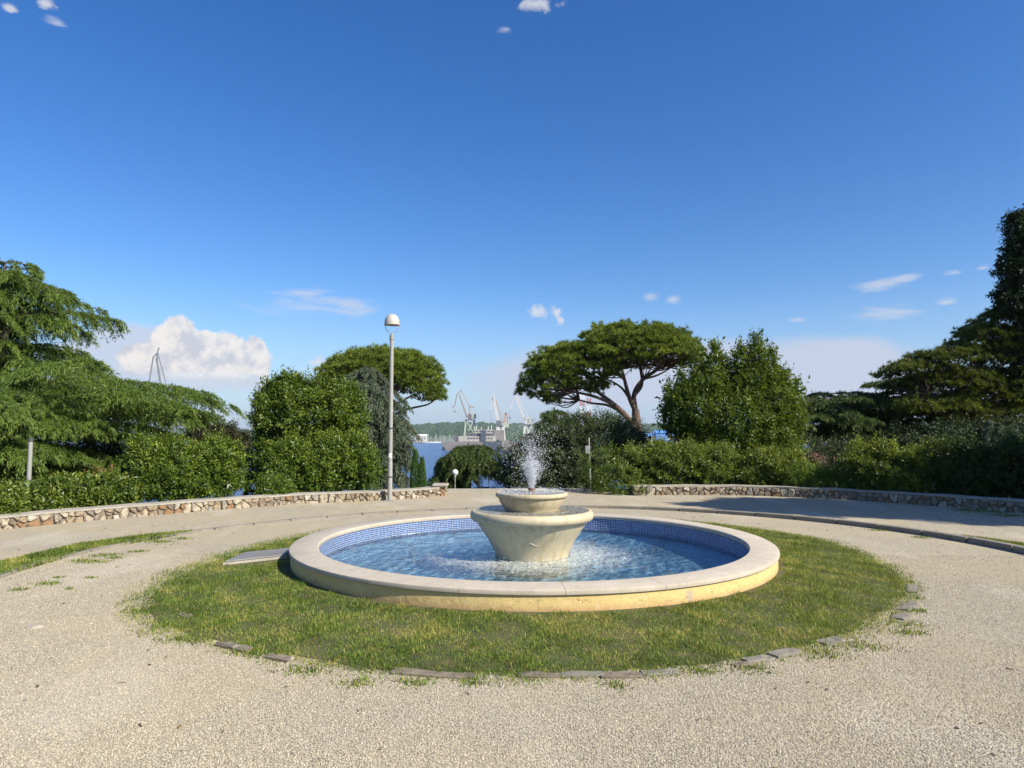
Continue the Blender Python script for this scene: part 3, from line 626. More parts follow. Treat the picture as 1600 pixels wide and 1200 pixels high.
def yellow_mat():
    m, nt, p, o = newmat('flaking_yellow_plaster'); t = nt.nodes.new('ShaderNodeTexCoord')
    cc = ramp(nt, tnoise(nt, 3, 6, .65), [(.3, (.62, .475, .205)), (.7, (.54, .39, .15))])
    sp = nt.nodes.new('ShaderNodeSeparateXYZ'); nt.links.new(t.outputs['Object'], sp.inputs[0])
    low = mrange(nt, mth(nt, 'ADD', sp.outputs[2], mth(nt, 'MULTIPLY', tnoise(nt, 7, 5, .7), -.12)), -.06, .02, 1, 0)
    cc = mixc(nt, mth(nt, 'MULTIPLY', low, .7), cc, (.38, .23, .11))
    cc = mixc(nt, mth(nt, 'MULTIPLY', mrange(nt, tnoise(nt, 11, 6, .7), .58, .7), .5), cc, (.62, .53, .36))
    def patch(px, py, r_, cl, soft=.35, n=.5):
        p0 = gnd(px, py, .07) - np.array([FC[0], FC[1], 0]); vd = nt.nodes.new('ShaderNodeVectorMath'); vd.operation = 'DISTANCE'; nt.links.new(t.outputs['Object'], vd.inputs[0]); vd.inputs[1].default_value = tuple(p0)
        return mrange(nt, mth(nt, 'ADD', mth(nt, 'DIVIDE', vd.outputs['Value'], r_), mth(nt, 'MULTIPLY', tnoise(nt, 16, 3, .6), n)), .8, 1.3, 1, 0), cl
    for args in ((1084, 932, .085, (.34, .30, .23)), (1015, 917, .05, (.28, .46, .36)), (1100, 936, .05, (.28, .17, .09)), (905, 941, .04, (.30, .2, .1))):
        f, cl = patch(*args); cc = mixc(nt, mth(nt, 'MULTIPLY', f, .85), cc, cl)
    vo = nt.nodes.new('ShaderNodeTexVoronoi'); vo.feature = 'DISTANCE_TO_EDGE'; vo.inputs['Scale'].default_value = 3.4; vo.inputs['Randomness'].default_value = 1
    dv = nt.nodes.new('ShaderNodeVectorMath'); dv.operation = 'ADD'; nn = nt.nodes.new('ShaderNodeTexNoise'); nn.inputs['Scale'].default_value = 6; nt.links.new(t.outputs['Object'], nn.inputs[0]); nt.links.new(nn.outputs['Color'], dv.inputs[1]); nt.links.new(t.outputs['Object'], dv.inputs[0]); nt.links.new(dv.outputs[0], vo.inputs[0])
    crack = mth(nt, 'MULTIPLY', mrange(nt, vo.outputs['Distance'], .004, .014, 1, 0), mrange(nt, tnoise(nt, 2.2, 3, .5), .46, .56))
    cc = mixc(nt, mth(nt, 'MULTIPLY', crack, .7), cc, (.2, .13, .06))
    nt.links.new(cc, p.inputs['Base Color']); p.inputs['Roughness'].default_value = .9
    nt.links.new(bump(nt, tnoise(nt, 60, 6, .7), .5, .006, bump(nt, mth(nt, 'MULTIPLY', crack, -1.), .6, .006, bump(nt, tnoise(nt, 9, 5, .6), .5, .02))), p.inputs['Normal']); return m
M['yellow'] = yellow_mat()
def tile_mat(name, flat):
    m, nt, p, o = newmat(name); t = nt.nodes.new('ShaderNodeTexCoord')
    if flat: vec = t.outputs['Object']
    else:
        uv = nt.nodes.new('ShaderNodeUVMap'); vec = uv.outputs[0]
    br = nt.nodes.new('ShaderNodeTexBrick'); br.offset = 0; br.squash = 1
    s_ = .030 if not flat else .05
    for k_, v_ in (('Scale', 1.0), ('Mortar Size', .0036 if not flat else .0022), ('Mortar Smooth', .1), ('Bias', 0), ('Brick Width', s_), ('Row Height', s_)): br.inputs[k_].default_value = v_
    br.inputs['Color1'].default_value = (0, 0, 0, 1); br.inputs['Color2'].default_value = (1, 1, 1, 1); br.inputs['Mortar'].default_value = (.5, .5, .5, 1)
    nt.links.new(vec, br.inputs['Vector'])
    if flat:
        cc = ramp(nt, br.outputs['Color'], [(0, (.30, .60, .80)), (1, (.40, .70, .86))]); grout = (.60, .74, .80)
        cc = mixc(nt, mrange(nt, tnoise(nt, 1.1, 6, .65), .50, .68), cc, (.20, .34, .42))
        cc = mixc(nt, mth(nt, 'MULTIPLY', mrange(nt, tnoise(nt, 3.5, 5, .65), .54, .7), .6), cc, (.36, .38, .27))
    else:
        cc = ramp(nt, br.outputs['Color'], [(0, (.008, .016, .09)), (.5, (.017, .050, .19)), (1, (.05, .13, .35))]); grout = (.33, .40, .48)
    cc = mixc(nt, br.outputs['Fac'], cc, grout)
    nt.links.new(cc, p.inputs['Base Color']); p.inputs['Roughness'].default_value = .22
    nt.links.new(bump(nt, mth(nt, 'MULTIPLY', br.outputs['Fac'], -1.0), .5, .002), p.inputs['Normal']); return m
M['tile'] = tile_mat('blue_mosaic', False); M['floor_tile'] = tile_mat('pale_blue_pool_floor', True)

RIM, CT, RO, RI = .203, .056, 3.13, 2.78
fr = thing('fountain', 'round blue tiled fountain basin with cream two tier bowl on a flared pedestal', 'fountain', (FC[0], FC[1], 0))
c0 = (FC[0], FC[1], 0)
MB().lathe([(RO - .02, -.1), (RO - .022, RIM - CT - .001), (RI + .06, RIM - CT - .001), (RI + .06, -.5)], c0, 144, False, False).build('basin_wall', M['yellow'], fr, True)
NS = 20
for q in range(NS):
    a0 = 2 * math.pi * q / NS + .07; a1 = a0 + 2 * math.pi / NS - .0012
    prof = [(RI + .004, RIM - CT), (RI, RIM - CT + .01), (RI, RIM - .014), (RI + .014, RIM), (RO - .02, RIM - .002), (RO - .004, RIM - .010), (RO, RIM - .024), (RO - .003, RIM - CT + .008), (RO - .012, RIM - CT)]
    b = MB().lathe(prof, c0, 9, a0=a0, a1=a1); m_ = 10; k_ = len(prof)
    b.F += [tuple(r_ * m_ for r_ in range(k_)), tuple(r_ * m_ + 9 for r_ in range(k_))[::-1]] + [((k_ - 1) * m_ + i, (k_ - 1) * m_ + i + 1, i + 1, i) for i in range(9)]
    b.build('coping_stone', M['coping'], fr, True)
# tiled lining with unrolled coordinates
n_ = 144; V = [(FC[0] + (RI + .012) * math.cos(2 * math.pi * i / n_), FC[1] + (RI + .012) * math.sin(2 * math.pi * i / n_), z) for z in (-.10, RIM - CT - .001) for i in range(n_)]
lin = np_mesh('tile_lining', V, np.array([[(i + 1) % n_, i, n_ + i, n_ + (i + 1) % n_] for i in range(n_)]), M['tile'], fr, smooth=True)
uvl = lin.data.uv_layers.new(name='UVMap')
for pl in lin.data.polygons:
    i0 = pl.index
    for li in pl.loop_indices:
        vi = lin.data.loops[li].vertex_index; i_ = vi % n_; i_ = n_ if (i_ == 0 and i0 == n_ - 1) else i_
        uvl.data[li].uv = (i_ * 2 * math.pi * RI / n_, lin.data.vertices[vi].co.z)
MB().lathe([(.001, -.24), (2.2, -.24), (2.5, -.22), (2.66, -.17), (RI + .011, -.099)], c0, 96, False, False).build('basin_floor', M['floor_tile'], fr, True)
ped_prof = [(.485, -.30), (.488, -.05), (.503, .02), (.545, .107), (.59, .19), (.637, .258), (.685, .33), (.735, .40), (.755, .4475)]
MB().lathe(ped_prof, c0, 96, True, True).build('pedestal', M['cream'], fr, True)
MB().lathe([(.750, .4460), (.80, .448), (.822, .464), (.833, .495), (.834, .515), (.826, .548), (.808, .570), (.782, .579), (.76, .572), (.001, .566)], c0, 96, True, False).build('lower_bowl', M['cream'], fr, True)
MB().lathe([(.355, .5665), (.362, .585), (.395, .625), (.428, .675), (.452, .73), (.455, .742), (.452, .746), (.476, .750), (.488, .762), (.492, .785), (.486, .803), (.470, .812), (.452, .803), (.001, .785)], c0, 80, True, False).build('upper_bowl', M['cream'], fr, True)
M['copper_pipe'] = simple('corroded_copper', (.20, .10, .06), (.12, .07, .045), 20, .6, .4, .004, 60)
MB().lathe([(.055, .78), (.055, .83), (.045, .832), (.045, .842), (.052, .844), (.050, .866), (.03, .868)], c0, 20).build('nozzle', M['copper_pipe'], fr, True)
# scratched outline on the pedestal
def on_ped(px, py):
    d = ray(px, py)
    for Y_ in np.linspace(8.2, 9.3, 900):
        p_ = np.array([d[0] * Y_, Y_, CAMZ + d[2] * Y_])
        if math.hypot(p_[0] - FC[0], p_[1] - FC[1]) < np.interp(p_[2], [q[1] for q in ped_prof], [q[0] for q in ped_prof]) + .001: return p_
    return p_
b = MB(); M['scratch'] = simple('pale_scratch', (.66, .60, .46), None, 8, .8)
for line in ([(810, 847), (810.5, 853), (813, 857), (818, 860), (822, 856), (825.7, 848.5), (828, 848), (832, 850.5), (838, 853.5), (842, 852.4)], [(810, 846), (811, 842), (815, 840), (820, 841)]):
    q = [on_ped(*v) for v in line]
    for u_, v_ in zip(q[:-1], q[1:]): b.bar(u_, v_, .008, .008, 5)
b.build('scratched_mark', M['scratch'], fr)
# water films lying in the two bowls
def film_mat(name, tint, foam_amt, wave):
    m, nt, p, o = newmat(name); nt.nodes.remove(p)
    tr = nt.nodes.new('ShaderNodeBsdfTransparent'); tr.inputs[0].default_value = tint + (1,)
    gl = nt.nodes.new('ShaderNodeBsdfGlossy'); gl.inputs['Roughness'].default_value = .04
    n1 = tnoise(nt, 7, 5, .6, sc=(1, 1.3, 1)); n2 = tnoise(nt, 30, 4, .6); nm = bump(nt, n2, wave * .5, .02, bump(nt, n1, wave, .06))
    nt.links.new(nm, gl.inputs['Normal']); fz = nt.nodes.new('ShaderNodeFresnel'); fz.inputs[0].default_value = 1.33; nt.links.new(nm, fz.inputs['Normal'])
    mx = nt.nodes.new('ShaderNodeMixShader'); nt.links.new(fz.outputs[0], mx.inputs[0]); nt.links.new(tr.outputs[0], mx.inputs[1]); nt.links.new(gl.outputs[0], mx.inputs[2])
    df = nt.nodes.new('ShaderNodeBsdfDiffuse'); df.inputs[0].default_value = (.64, .66, .60, 1)
    t = nt.nodes.new('ShaderNodeTexCoord'); vl = nt.nodes.new('ShaderNodeVectorMath'); vl.operation = 'LENGTH'; nt.links.new(t.outputs['Object'], vl.inputs[0])
    return m, nt, mx, df, vl.outputs['Value'], o
m, nt, mx, df, rad, o = film_mat('bowl_water', (.93, .95, .95), .3, .7)
f = mth(nt, 'MULTIPLY', mrange(nt, tnoise(nt, 32, 5, .75), .48, .62), .6); fx = nt.nodes.new('ShaderNodeMixShader'); nt.links.new(f, fx.inputs[0]); nt.links.new(mx.outputs[0], fx.inputs[1]); nt.links.new(df.outputs[0], fx.inputs[2]); nt.links.new(fx.outputs[0], o.inputs[0]); M['film'] = m
m, nt, mx, df, rad, o = film_mat('basin_water', (.90, .965, .985), .3, .35)
ring = mth(nt, 'MULTIPLY', mrange(nt, rad, .45, .55), mrange(nt, mth(nt, 'ADD', rad, mth(nt, 'MULTIPLY', tnoise(nt, 3, 4, .6), 1.1)), 1.15, 2.5, 1, 0))
sp = nt.nodes.new('ShaderNodeSeparateXYZ'); tt = nt.nodes.new('ShaderNodeTexCoord'); nt.links.new(tt.outputs['Object'], sp.inputs[0])
f = mth(nt, 'MULTIPLY', mrange(nt, mth(nt, 'ADD', tnoise(nt, 24, 6, .8), mth(nt, 'MULTIPLY', ring, .17)), .53, .76), .62)
f = mth(nt, 'MULTIPLY', f, mrange(nt, ring, 0, .5)); fx = nt.nodes.new('ShaderNodeMixShader'); nt.links.new(f, fx.inputs[0]); nt.links.new(mx.outputs[0], fx.inputs[1]); nt.links.new(df.outputs[0], fx.inputs[2]); nt.links.new(fx.outputs[0], o.inputs[0]); M['basin_water'] = m
def water_disc(name, r0, r1, z, mm, nr, na_, amp, kind='structure'):
    rr_ = np.linspace(r0, r1, nr); th = np.linspace(0, 2 * math.pi, na_, endpoint=False); RR, TH = np.meshgrid(rr_, th, indexing='ij')
    Pw = np.stack([RR.ravel() * np.cos(TH.ravel()), RR.ravel() * np.sin(TH.ravel()), np.zeros(RR.size)], 1)
    fall = np.clip(1.6 - Pw[:, :2].__pow__(2).sum(1) ** .5 * .45, .35, 1.5)
    zz = amp * (vnoise(Pw, .30, 41) + .8 * vnoise(Pw, .13, 42) + .5 * vnoise(Pw, .06, 43) + .8 * np.sin(np.hypot(Pw[:, 0], Pw[:, 1]) * 26 + vnoise(Pw, .5, 44)) * np.exp(-np.hypot(Pw[:, 0], Pw[:, 1]) * .7)) * fall
    V = Pw + np.array([0, 0, 1]) * zz[:, None] + np.array([FC[0], FC[1], z])
    k_ = (np.arange(nr - 1)[:, None] * na_ + np.arange(na_)[None]).ravel(); k2 = (np.arange(nr - 1)[:, None] * na_ + ((np.arange(na_) + 1) % na_)[None]).ravel()
    rt = bpy.data.objects.new(name, None)
    o = np_mesh(name, V - np.array([FC[0], FC[1], z]), np.stack([k_, k_ + na_, k2 + na_, k2], 1), mm, smooth=True); o.location = (FC[0], FC[1], z); bpy.data.objects.remove(rt); return tag(o, kind=kind)
water_disc('fountain_water', .45, RI + .008, -.035, M['basin_water'], 90, 220, .0035)
water_disc('bowl_water', .362, .775, .5765, M['film'], 14, 90, .0015)
water_disc('top_bowl_water', .05, .462, .8065, M['film'], 12, 70, .002)
# spray
m, nt, p, o = newmat('water_drop'); p.inputs['Base Color'].default_value = (.86, .88, .90, 1); p.inputs['Roughness'].default_value = .12; p.inputs['Specular IOR Level'].default_value = .8
tl = nt.nodes.new('ShaderNodeBsdfTranslucent'); tl.inputs[0].default_value = (.85, .88, .92, 1); mx = nt.nodes.new('ShaderNodeMixShader'); mx.inputs[0].default_value = .35
nt.links.new(p.outputs[0], mx.inputs[1]); nt.links.new(tl.outputs[0], mx.inputs[2]); nt.links.new(mx.outputs[0], o.inputs[0]); M['drop'] = m
def drops(P, sz, D):
    n_ = len(P); u = nrm(np.cross(D, rng.normal(size=(n_, 3)))); v = np.cross(D, u); s_ = sz[:, None]; k_ = rng.uniform(1.0, 2.4, (n_, 1))
    V = np.stack([P + D * s_ * k_, P + u * s_, P + v * s_, P - u * s_, P - v * s_, P - D * s_ * k_], 1).reshape(-1, 3)
    f_ = np.array([[0, 1, 2], [0, 2, 3], [0, 3, 4], [0, 4, 1], [5, 2, 1], [5, 3, 2], [5, 4, 3], [5, 1, 4]])
    return V, (np.arange(n_)[:, None, None] * 6 + f_[None]).reshape(-1, 3)
top = np.array([FC[0], FC[1], .87]); nD = 5200; G = 9.81
az_ = rng.random(nD) * 6.283; tilt = np.abs(rng.normal(size=nD)) * .21 + .02; sp_ = rng.uniform(1.9, 4.3, nD) * np.cos(tilt) ** .5
vx = sp_ * np.sin(tilt); vz = sp_ * np.cos(tilt); t_ = rng.random(nD) ** 1.25 * (2 * vz / G) * rng.uniform(.25, 1.08, nD)
P = top + np.stack([vx * t_ * np.cos(az_), vx * t_ * np.sin(az_), vz * t_ - G / 2 * t_ ** 2], 1)
Dv = nrm(np.stack([vx * np.cos(az_), vx * np.sin(az_), vz - G * t_], 1)); szs = rng.uniform(.0015, .0046, nD)
jet = 2600; pj = np.stack([rng.normal(size=jet), rng.normal(size=jet), np.zeros(jet)], 1); hj = rng.random(jet) ** 1.1 * .36
pj = pj * (.016 + hj * .17)[:, None] + top + np.array([0, 0, 1]) * hj[:, None]
# drops bouncing off the upper bowl and falling past the rims
nb_ = 1500; ab = rng.random(nb_) * 6.283; rb = .46 * np.sqrt(rng.random(nb_)); pb = np.stack([FC[0] + rb * np.cos(ab), FC[1] + rb * np.sin(ab), .80 + np.abs(rng.normal(size=nb_)) * .03], 1)
nf = 260; af = rng.random(nf) * 6.283; rf = rng.choice([.50, .84], nf) + rng.uniform(0, .05, nf); pf = np.stack([FC[0] + rf * np.cos(af), FC[1] + rf * np.sin(af), rng.uniform(0, .6, nf)], 1)
nx_ = 900; ax = rng.random(nx_) * 6.283; rx_ = .52 + np.abs(rng.normal(size=nx_)) * .45; px_ = np.stack([FC[0] + rx_ * np.cos(ax), FC[1] + rx_ * np.sin(ax), -.02 + np.abs(rng.normal(size=nx_)) * .025], 1)
Pall = np.concatenate([P, pj, pb, pf, px_]); Dn = np.concatenate([Dv, nrm(np.array([0, 0, 1.]) + rng.normal(size=(jet, 3)) * .15), nrm(rng.normal(size=(nb_ + nf + nx_, 3)))])
sz = np.concatenate([szs, rng.uniform(.0016, .0040, jet), rng.uniform(.0018, .0045, nb_), rng.uniform(.002, .004, nf), rng.uniform(.0018, .004, nx_)])
ok = Pall[:, 2] > np.where(np.hypot(*(Pall[:, :2] - FC).T) < .46, .80, -.03); V, Fs = drops(Pall[ok], sz[ok], Dn[ok])
tag(np_mesh('water_spray', V, Fs, M['drop'], smooth=True), 'white spray of water drops bursting up from the fountain nozzle', 'water spray', kind='stuff')

# ---------------------------------------------------------------- lamps and poles
pl = gnd(609, 782.5)
lamp = thing('street_lamp', 'tall grey lamp post with white dome shade in front of the left stone wall', 'street lamp', pl)
ztop = at(610, 521, pl[1])[2]; zd0 = at(610, 508, pl[1])[2]; zd1 = at(610, 489, pl[1])[2]; x0, y0 = pl[0], pl[1]
MB().lathe([(.058, 0), (.056, .9), (.055, .905), (.0505, .91), (.048, ztop - .16)], (x0, y0, 0), 20).build('pole', M['lamp_grey'], lamp, True)
b = MB(); b.box((x0 - .12, y0 - .12, 0), (x0 + .12, y0 + .12, .018)); b.build('base_plate', M['lamp_grey'], lamp, bevel=.004)
MB().lathe([(.045, ztop - .16), (.058, ztop - .15), (.058, ztop - .05), (.035, ztop - .04), (.03, ztop)], (x0, y0, 0), 18).build('collar', M['lamp_grey'], lamp, True)
for z in (1.72, .55): MB().lathe([(.0565, z), (.059, z + .003), (.059, z + .035), (.0565, z + .038)], (x0, y0, 0), 18, False, False).build('band', M['dark_metal'], lamp, True)
b = MB(); b.lathe([(.0553, 1.03), (.0562, 1.031), (.0562, 1.13), (.0553, 1.131)], (x0, y0, 0), 12, a0=-2.4, a1=-.7); b.build('sticker', M['white_paint'], lamp, True)
rad_ = .185; b = MB(); ar = [np.array([x0 + rad_ * .86 * math.cos(t), y0, zd0 - .01 - (zd0 - ztop - .01) * math.sin(-t)]) for t in np.linspace(-math.pi, 0, 15)]
ar = [ar[0] + [0, 0, .1]] + ar + [ar[-1] + [0, 0, .1]]
for u_, v_ in zip(ar[:-1], ar[1:]): b.bar(u_, v_, .016, .016, 6)
b.build('yoke', M['lamp_grey'], lamp)
hh = (zd1 - zd0) * .92; prof = [(.165, zd0 + .03), (.17, zd0 + .002), (rad_ + .008, zd0), (rad_ + .008, zd0 + .012)] + [(max(.001, rad_ * (1 - u_ ** 2.5) ** (1 / 2.1)), zd0 + .012 + (hh - .012) * u_) for u_ in (0, .15, .3, .45, .58, .7, .8, .88, .94, .98, 1)]
MB().lathe(prof, (x0, y0, 0), 36, True, False).build('dome_shade', M['dome_paint'], lamp, True)
# small globe lamp down the steps
D = 25.; q = at(711, 743, D); zb = terrain_z(q[0], D) - .05
gl_ = thing('globe_lamp', 'small white globe lamp on a thin pole below the terrace edge', 'lamp', (q[0], D, zb))
MB().lathe([(.022, zb), (.02, q[2])], (q[0], D, 0), 8).build('pole', M['lamp_grey'], gl_)
MB().lathe([(.05, q[2] - .02)] + [(max(.001, .115 * math.cos(t)), q[2] + .11 + .115 * math.sin(t)) for t in np.linspace(-1.2, 1.57, 10)], (q[0], D, 0), 16, True, False).build('globe', M['globe'], gl_, True)
# slim pole with a box
D = 21.5; q = at(920, 684, D); zb = terrain_z(q[0], D) - .05
sp_o = thing('signal_pole', 'slim pale pole carrying a small box in front of the dark central shrubs', 'pole', (q[0], D, zb))
q2 = at(923, 768, D)
MB().bar((q2[0], D, zb), (q[0], D, q[2]), .065, .05, 8).build('pole', M['lamp_grey'], sp_o, True)
c1 = at(917, 703, D); MB().box((c1[0] - .06, D - .09, c1[2] - .13), (c1[0] + .05, D - .03, c1[2] + .13)).build('box', M['lamp_grey'], sp_o, bevel=.01)
# lamp post among the left cedar boughs
D = 13.5; q = at(48, 690, D)
lp2 = thing('lamp_post', 'slim grey post rising under the boughs of the big left cedar', 'lamp post', (q[0], D, -.05))
MB().lathe([(.045, -.1), (.040, q[2])], (q[0], D, 0), 10).build('pole', M['lamp_grey'], lp2, True)
MB().lathe([(.042, q[2] + .001), (.05, q[2] + .004), (.05, q[2] + .05), (.02, q[2] + .07), (.001, q[2] + .072)], (q[0], D, 0), 12, True, False).build('cap', M['dark_metal'], lp2, True)

# ---------------------------------------------------------------- vegetation builders
class Soup:                             # gathers leaf / twig triangles with a tone per point
    def __init__(s): s.V = []; s.F = []; s.T = []; s.n = 0
    def add(s, V, Fc, T):
        s.V.append(V); s.F.append(Fc + s.n); s.T.append(T); s.n += len(V)
    def build(s, name, m, parent): return np_mesh(name, np.concatenate(s.V), np.concatenate(s.F), m, parent, np.clip(np.concatenate(s.T), 0, 1))
    def ntri(s): return sum(len(f) for f in s.F)
def leaf_tris(P, D, N, L, W, tone, fold=.25):
    n_ = len(P); S = nrm(np.cross(D, N)); L = np.broadcast_to(np.asarray(L, float).reshape(-1, 1), (n_, 1)); W = np.broadcast_to(np.asarray(W, float).reshape(-1, 1), (n_, 1))
    N2 = np.cross(S, D); mid = P + D * L * .45 + N2 * W * fold
    V = np.stack([P, mid + S * W * .5, P + D * L - N2 * W * .2, mid - S * W * .5], 1).reshape(-1, 3)
    return V, (np.arange(n_)[:, None, None] * 4 + np.array([[0, 1, 2], [0, 2, 3]])[None]).reshape(-1, 3), np.repeat(tone, 4)
def needle_tris(P, D, L, W, tone):
    n_ = len(P); S = nrm(np.cross(D, rng.normal(size=(n_, 3)))); L = np.asarray(L, float).reshape(-1, 1); W = np.asarray(W, float).reshape(-1, 1) if not np.isscalar(W) else W
    V = np.stack([P - S * W * .5, P + S * W * .5, P + D * L], 1).reshape(-1, 3)
    return V, np.arange(n_ * 3).reshape(-1, 3), np.repeat(tone, 3)
def tube_into(mb, pts, r0, r1, n_=6):
    pts = np.array(pts); k_ = len(pts); V = []
    tg = nrm(np.gradient(pts, axis=0)); ref = np.array([.3, 1, .2])
    for q in range(k_):
        u = nrm(np.cross(tg[q], ref)); v = np.cross(tg[q], u); r_ = r0 + (r1 - r0) * (q / (k_ - 1))
        V += [pts[q] + (u * math.cos(t) + v * math.sin(t)) * r_ for t in np.linspace(0, 2 * math.pi, n_ + 1)[:-1]]
    mb.add(V, [(a * n_ + i, a * n_ + (i + 1) % n_, (a + 1) * n_ + (i + 1) % n_, (a + 1) * n_ + i) for a in range(k_ - 1) for i in range(n_)] + [tuple((k_ - 1) * n_ + i for i in range(n_))])
def sph(n_):
    v = rng.normal(size=(n_, 3)); return nrm(v)
def sample_blobs(blobs, n_, lo=.75, hi=1.05, zmin=-9, lump=.16, hide=.80):
    """points and outward normals spread over the outer part of a union of ellipsoids; [x, y, z, rx, ry, rz]"""
    B = np.array(blobs, float); w = (B[:, 3] * B[:, 4] + B[:, 3] * B[:, 5] + B[:, 4] * B[:, 5]); w /= w.sum(); n_ = int(n_)
    k_ = rng.choice(len(B), int(n_ * 2.4), p=w); d = sph(len(k_)); rad_ = B[k_, 3:]; ctr = B[k_, :3]
    r_ = rng.uniform(lo, hi, len(k_)) * (1 + lump * vnoise(ctr + d * rad_, .55 * rad_.mean(), 77))
    P = ctr + d * rad_ * r_[:, None]; N = nrm(d / rad_); ok = P[:, 2] > zmin
    for q in range(len(B)): ok &= (np.linalg.norm((P - B[q, :3]) / B[q, 3:], axis=1) > hide) | (k_ == q)
    back = (N @ nrm(np.array([0, -1, .0]))) < -.45; ok &= ~(back & (rng.random(len(P)) < .55))
    ok &= (vnoise(P, .30, 78) > -.35) | (rng.random(len(P)) < .4); P, N = P[ok][:n_], N[ok][:n_]; return P, N
def shoots(soup, P, D, nl, slen, L, W, tone0, tonevar=.18, spread=.85, tipgain=.25):
    n_ = len(P); sl = rng.uniform(.6, 1.3, n_)[:, None] * slen; A = nrm(np.cross(D, rng.normal(size=(n_, 3)))); B_ = np.cross(D, A); ph = rng.random(n_) * 6.28
    for k_ in range(nl):
        t = (k_ + .5) / nl; an = ph + k_ * 2.399; big_ = rng.uniform(.65, 1.35, n_) if k_ == 0 else big_; rad_ = A * np.cos(an)[:, None] + B_ * np.sin(an)[:, None]
        d = nrm(D * (.35 + .6 * t) + rad_ * spread + rng.normal(size=(n_, 3)) * .25 + np.array([0, 0, -.05])); base = P + D * sl * t + rad_ * .01
        s_ = rng.uniform(.7, 1.25, n_) * (1.05 - .3 * t) * big_
        soup.add(*leaf_tris(base, d, D * .8 + np.array([0, 0, .6]) + rng.normal(size=(n_, 3)) * .3, L * s_, W * s_, tone0 + tipgain * (t - .5) + rng.normal(size=n_) * tonevar))
def up_bias(N, up, jit=.35): return nrm(N + np.array([0, 0, up]) + rng.normal(size=N.shape) * jit)

def stems(root, base, tops, r_=.03, m='bark_grey', name='branch'):
    b_ = MB()
    for tp in tops:
        tp = np.array(tp); q = np.array(base) + rng.normal(size=3) * [.12, .12, 0]; mid = (q + tp) / 2 + rng.normal(size=3) * .12
        tube_into(b_, spline([q, mid, tp], 4), r_, r_ * .35, 5)
    return b_.build(name, M[m], root, True)

def bush(name, label, cat, blobs, n_, mat, nl=7, slen=.22, L=.085, W=.036, up=.5, tone=.42, group=None, zmin=-.05, lump=.16, base=None, inner=True, part='foliage', trunk_r=.05, spread=.85):
    B = np.array(blobs, float); c_ = base if base is not None else (B[:, 0].mean(), B[:, 1].mean(), max(zmin, -3))
    root = thing(name, label, cat, c_, group); s_ = Soup(); P, N = sample_blobs(blobs, n_, .72, 1.03, zmin, lump)
    D = up_bias(N, up); t0 = tone + .10 * vnoise(P, .5, 5) + .10 * vnoise(P, 1.6, 6)
    shoots(s_, P - D * slen * .5, D, nl, slen, L, W, t0, spread=spread)
    if inner:                            # larger leaves of a darker tone deeper inside
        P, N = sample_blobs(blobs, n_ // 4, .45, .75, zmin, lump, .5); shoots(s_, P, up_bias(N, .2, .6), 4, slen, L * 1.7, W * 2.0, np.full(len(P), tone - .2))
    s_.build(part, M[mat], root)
    tops = [B[q, :3] + rng.normal(size=3) * B[q, 3:] * .3 for q in rng.choice(len(B), 1 if len(B) == 1 else min(len(B) * 2, 14))]
    stems(root, c_, tops, trunk_r, 'bark_grey', 'stem' if cat in ('hedge', 'bush', 'shrub') else 'branch'); return root

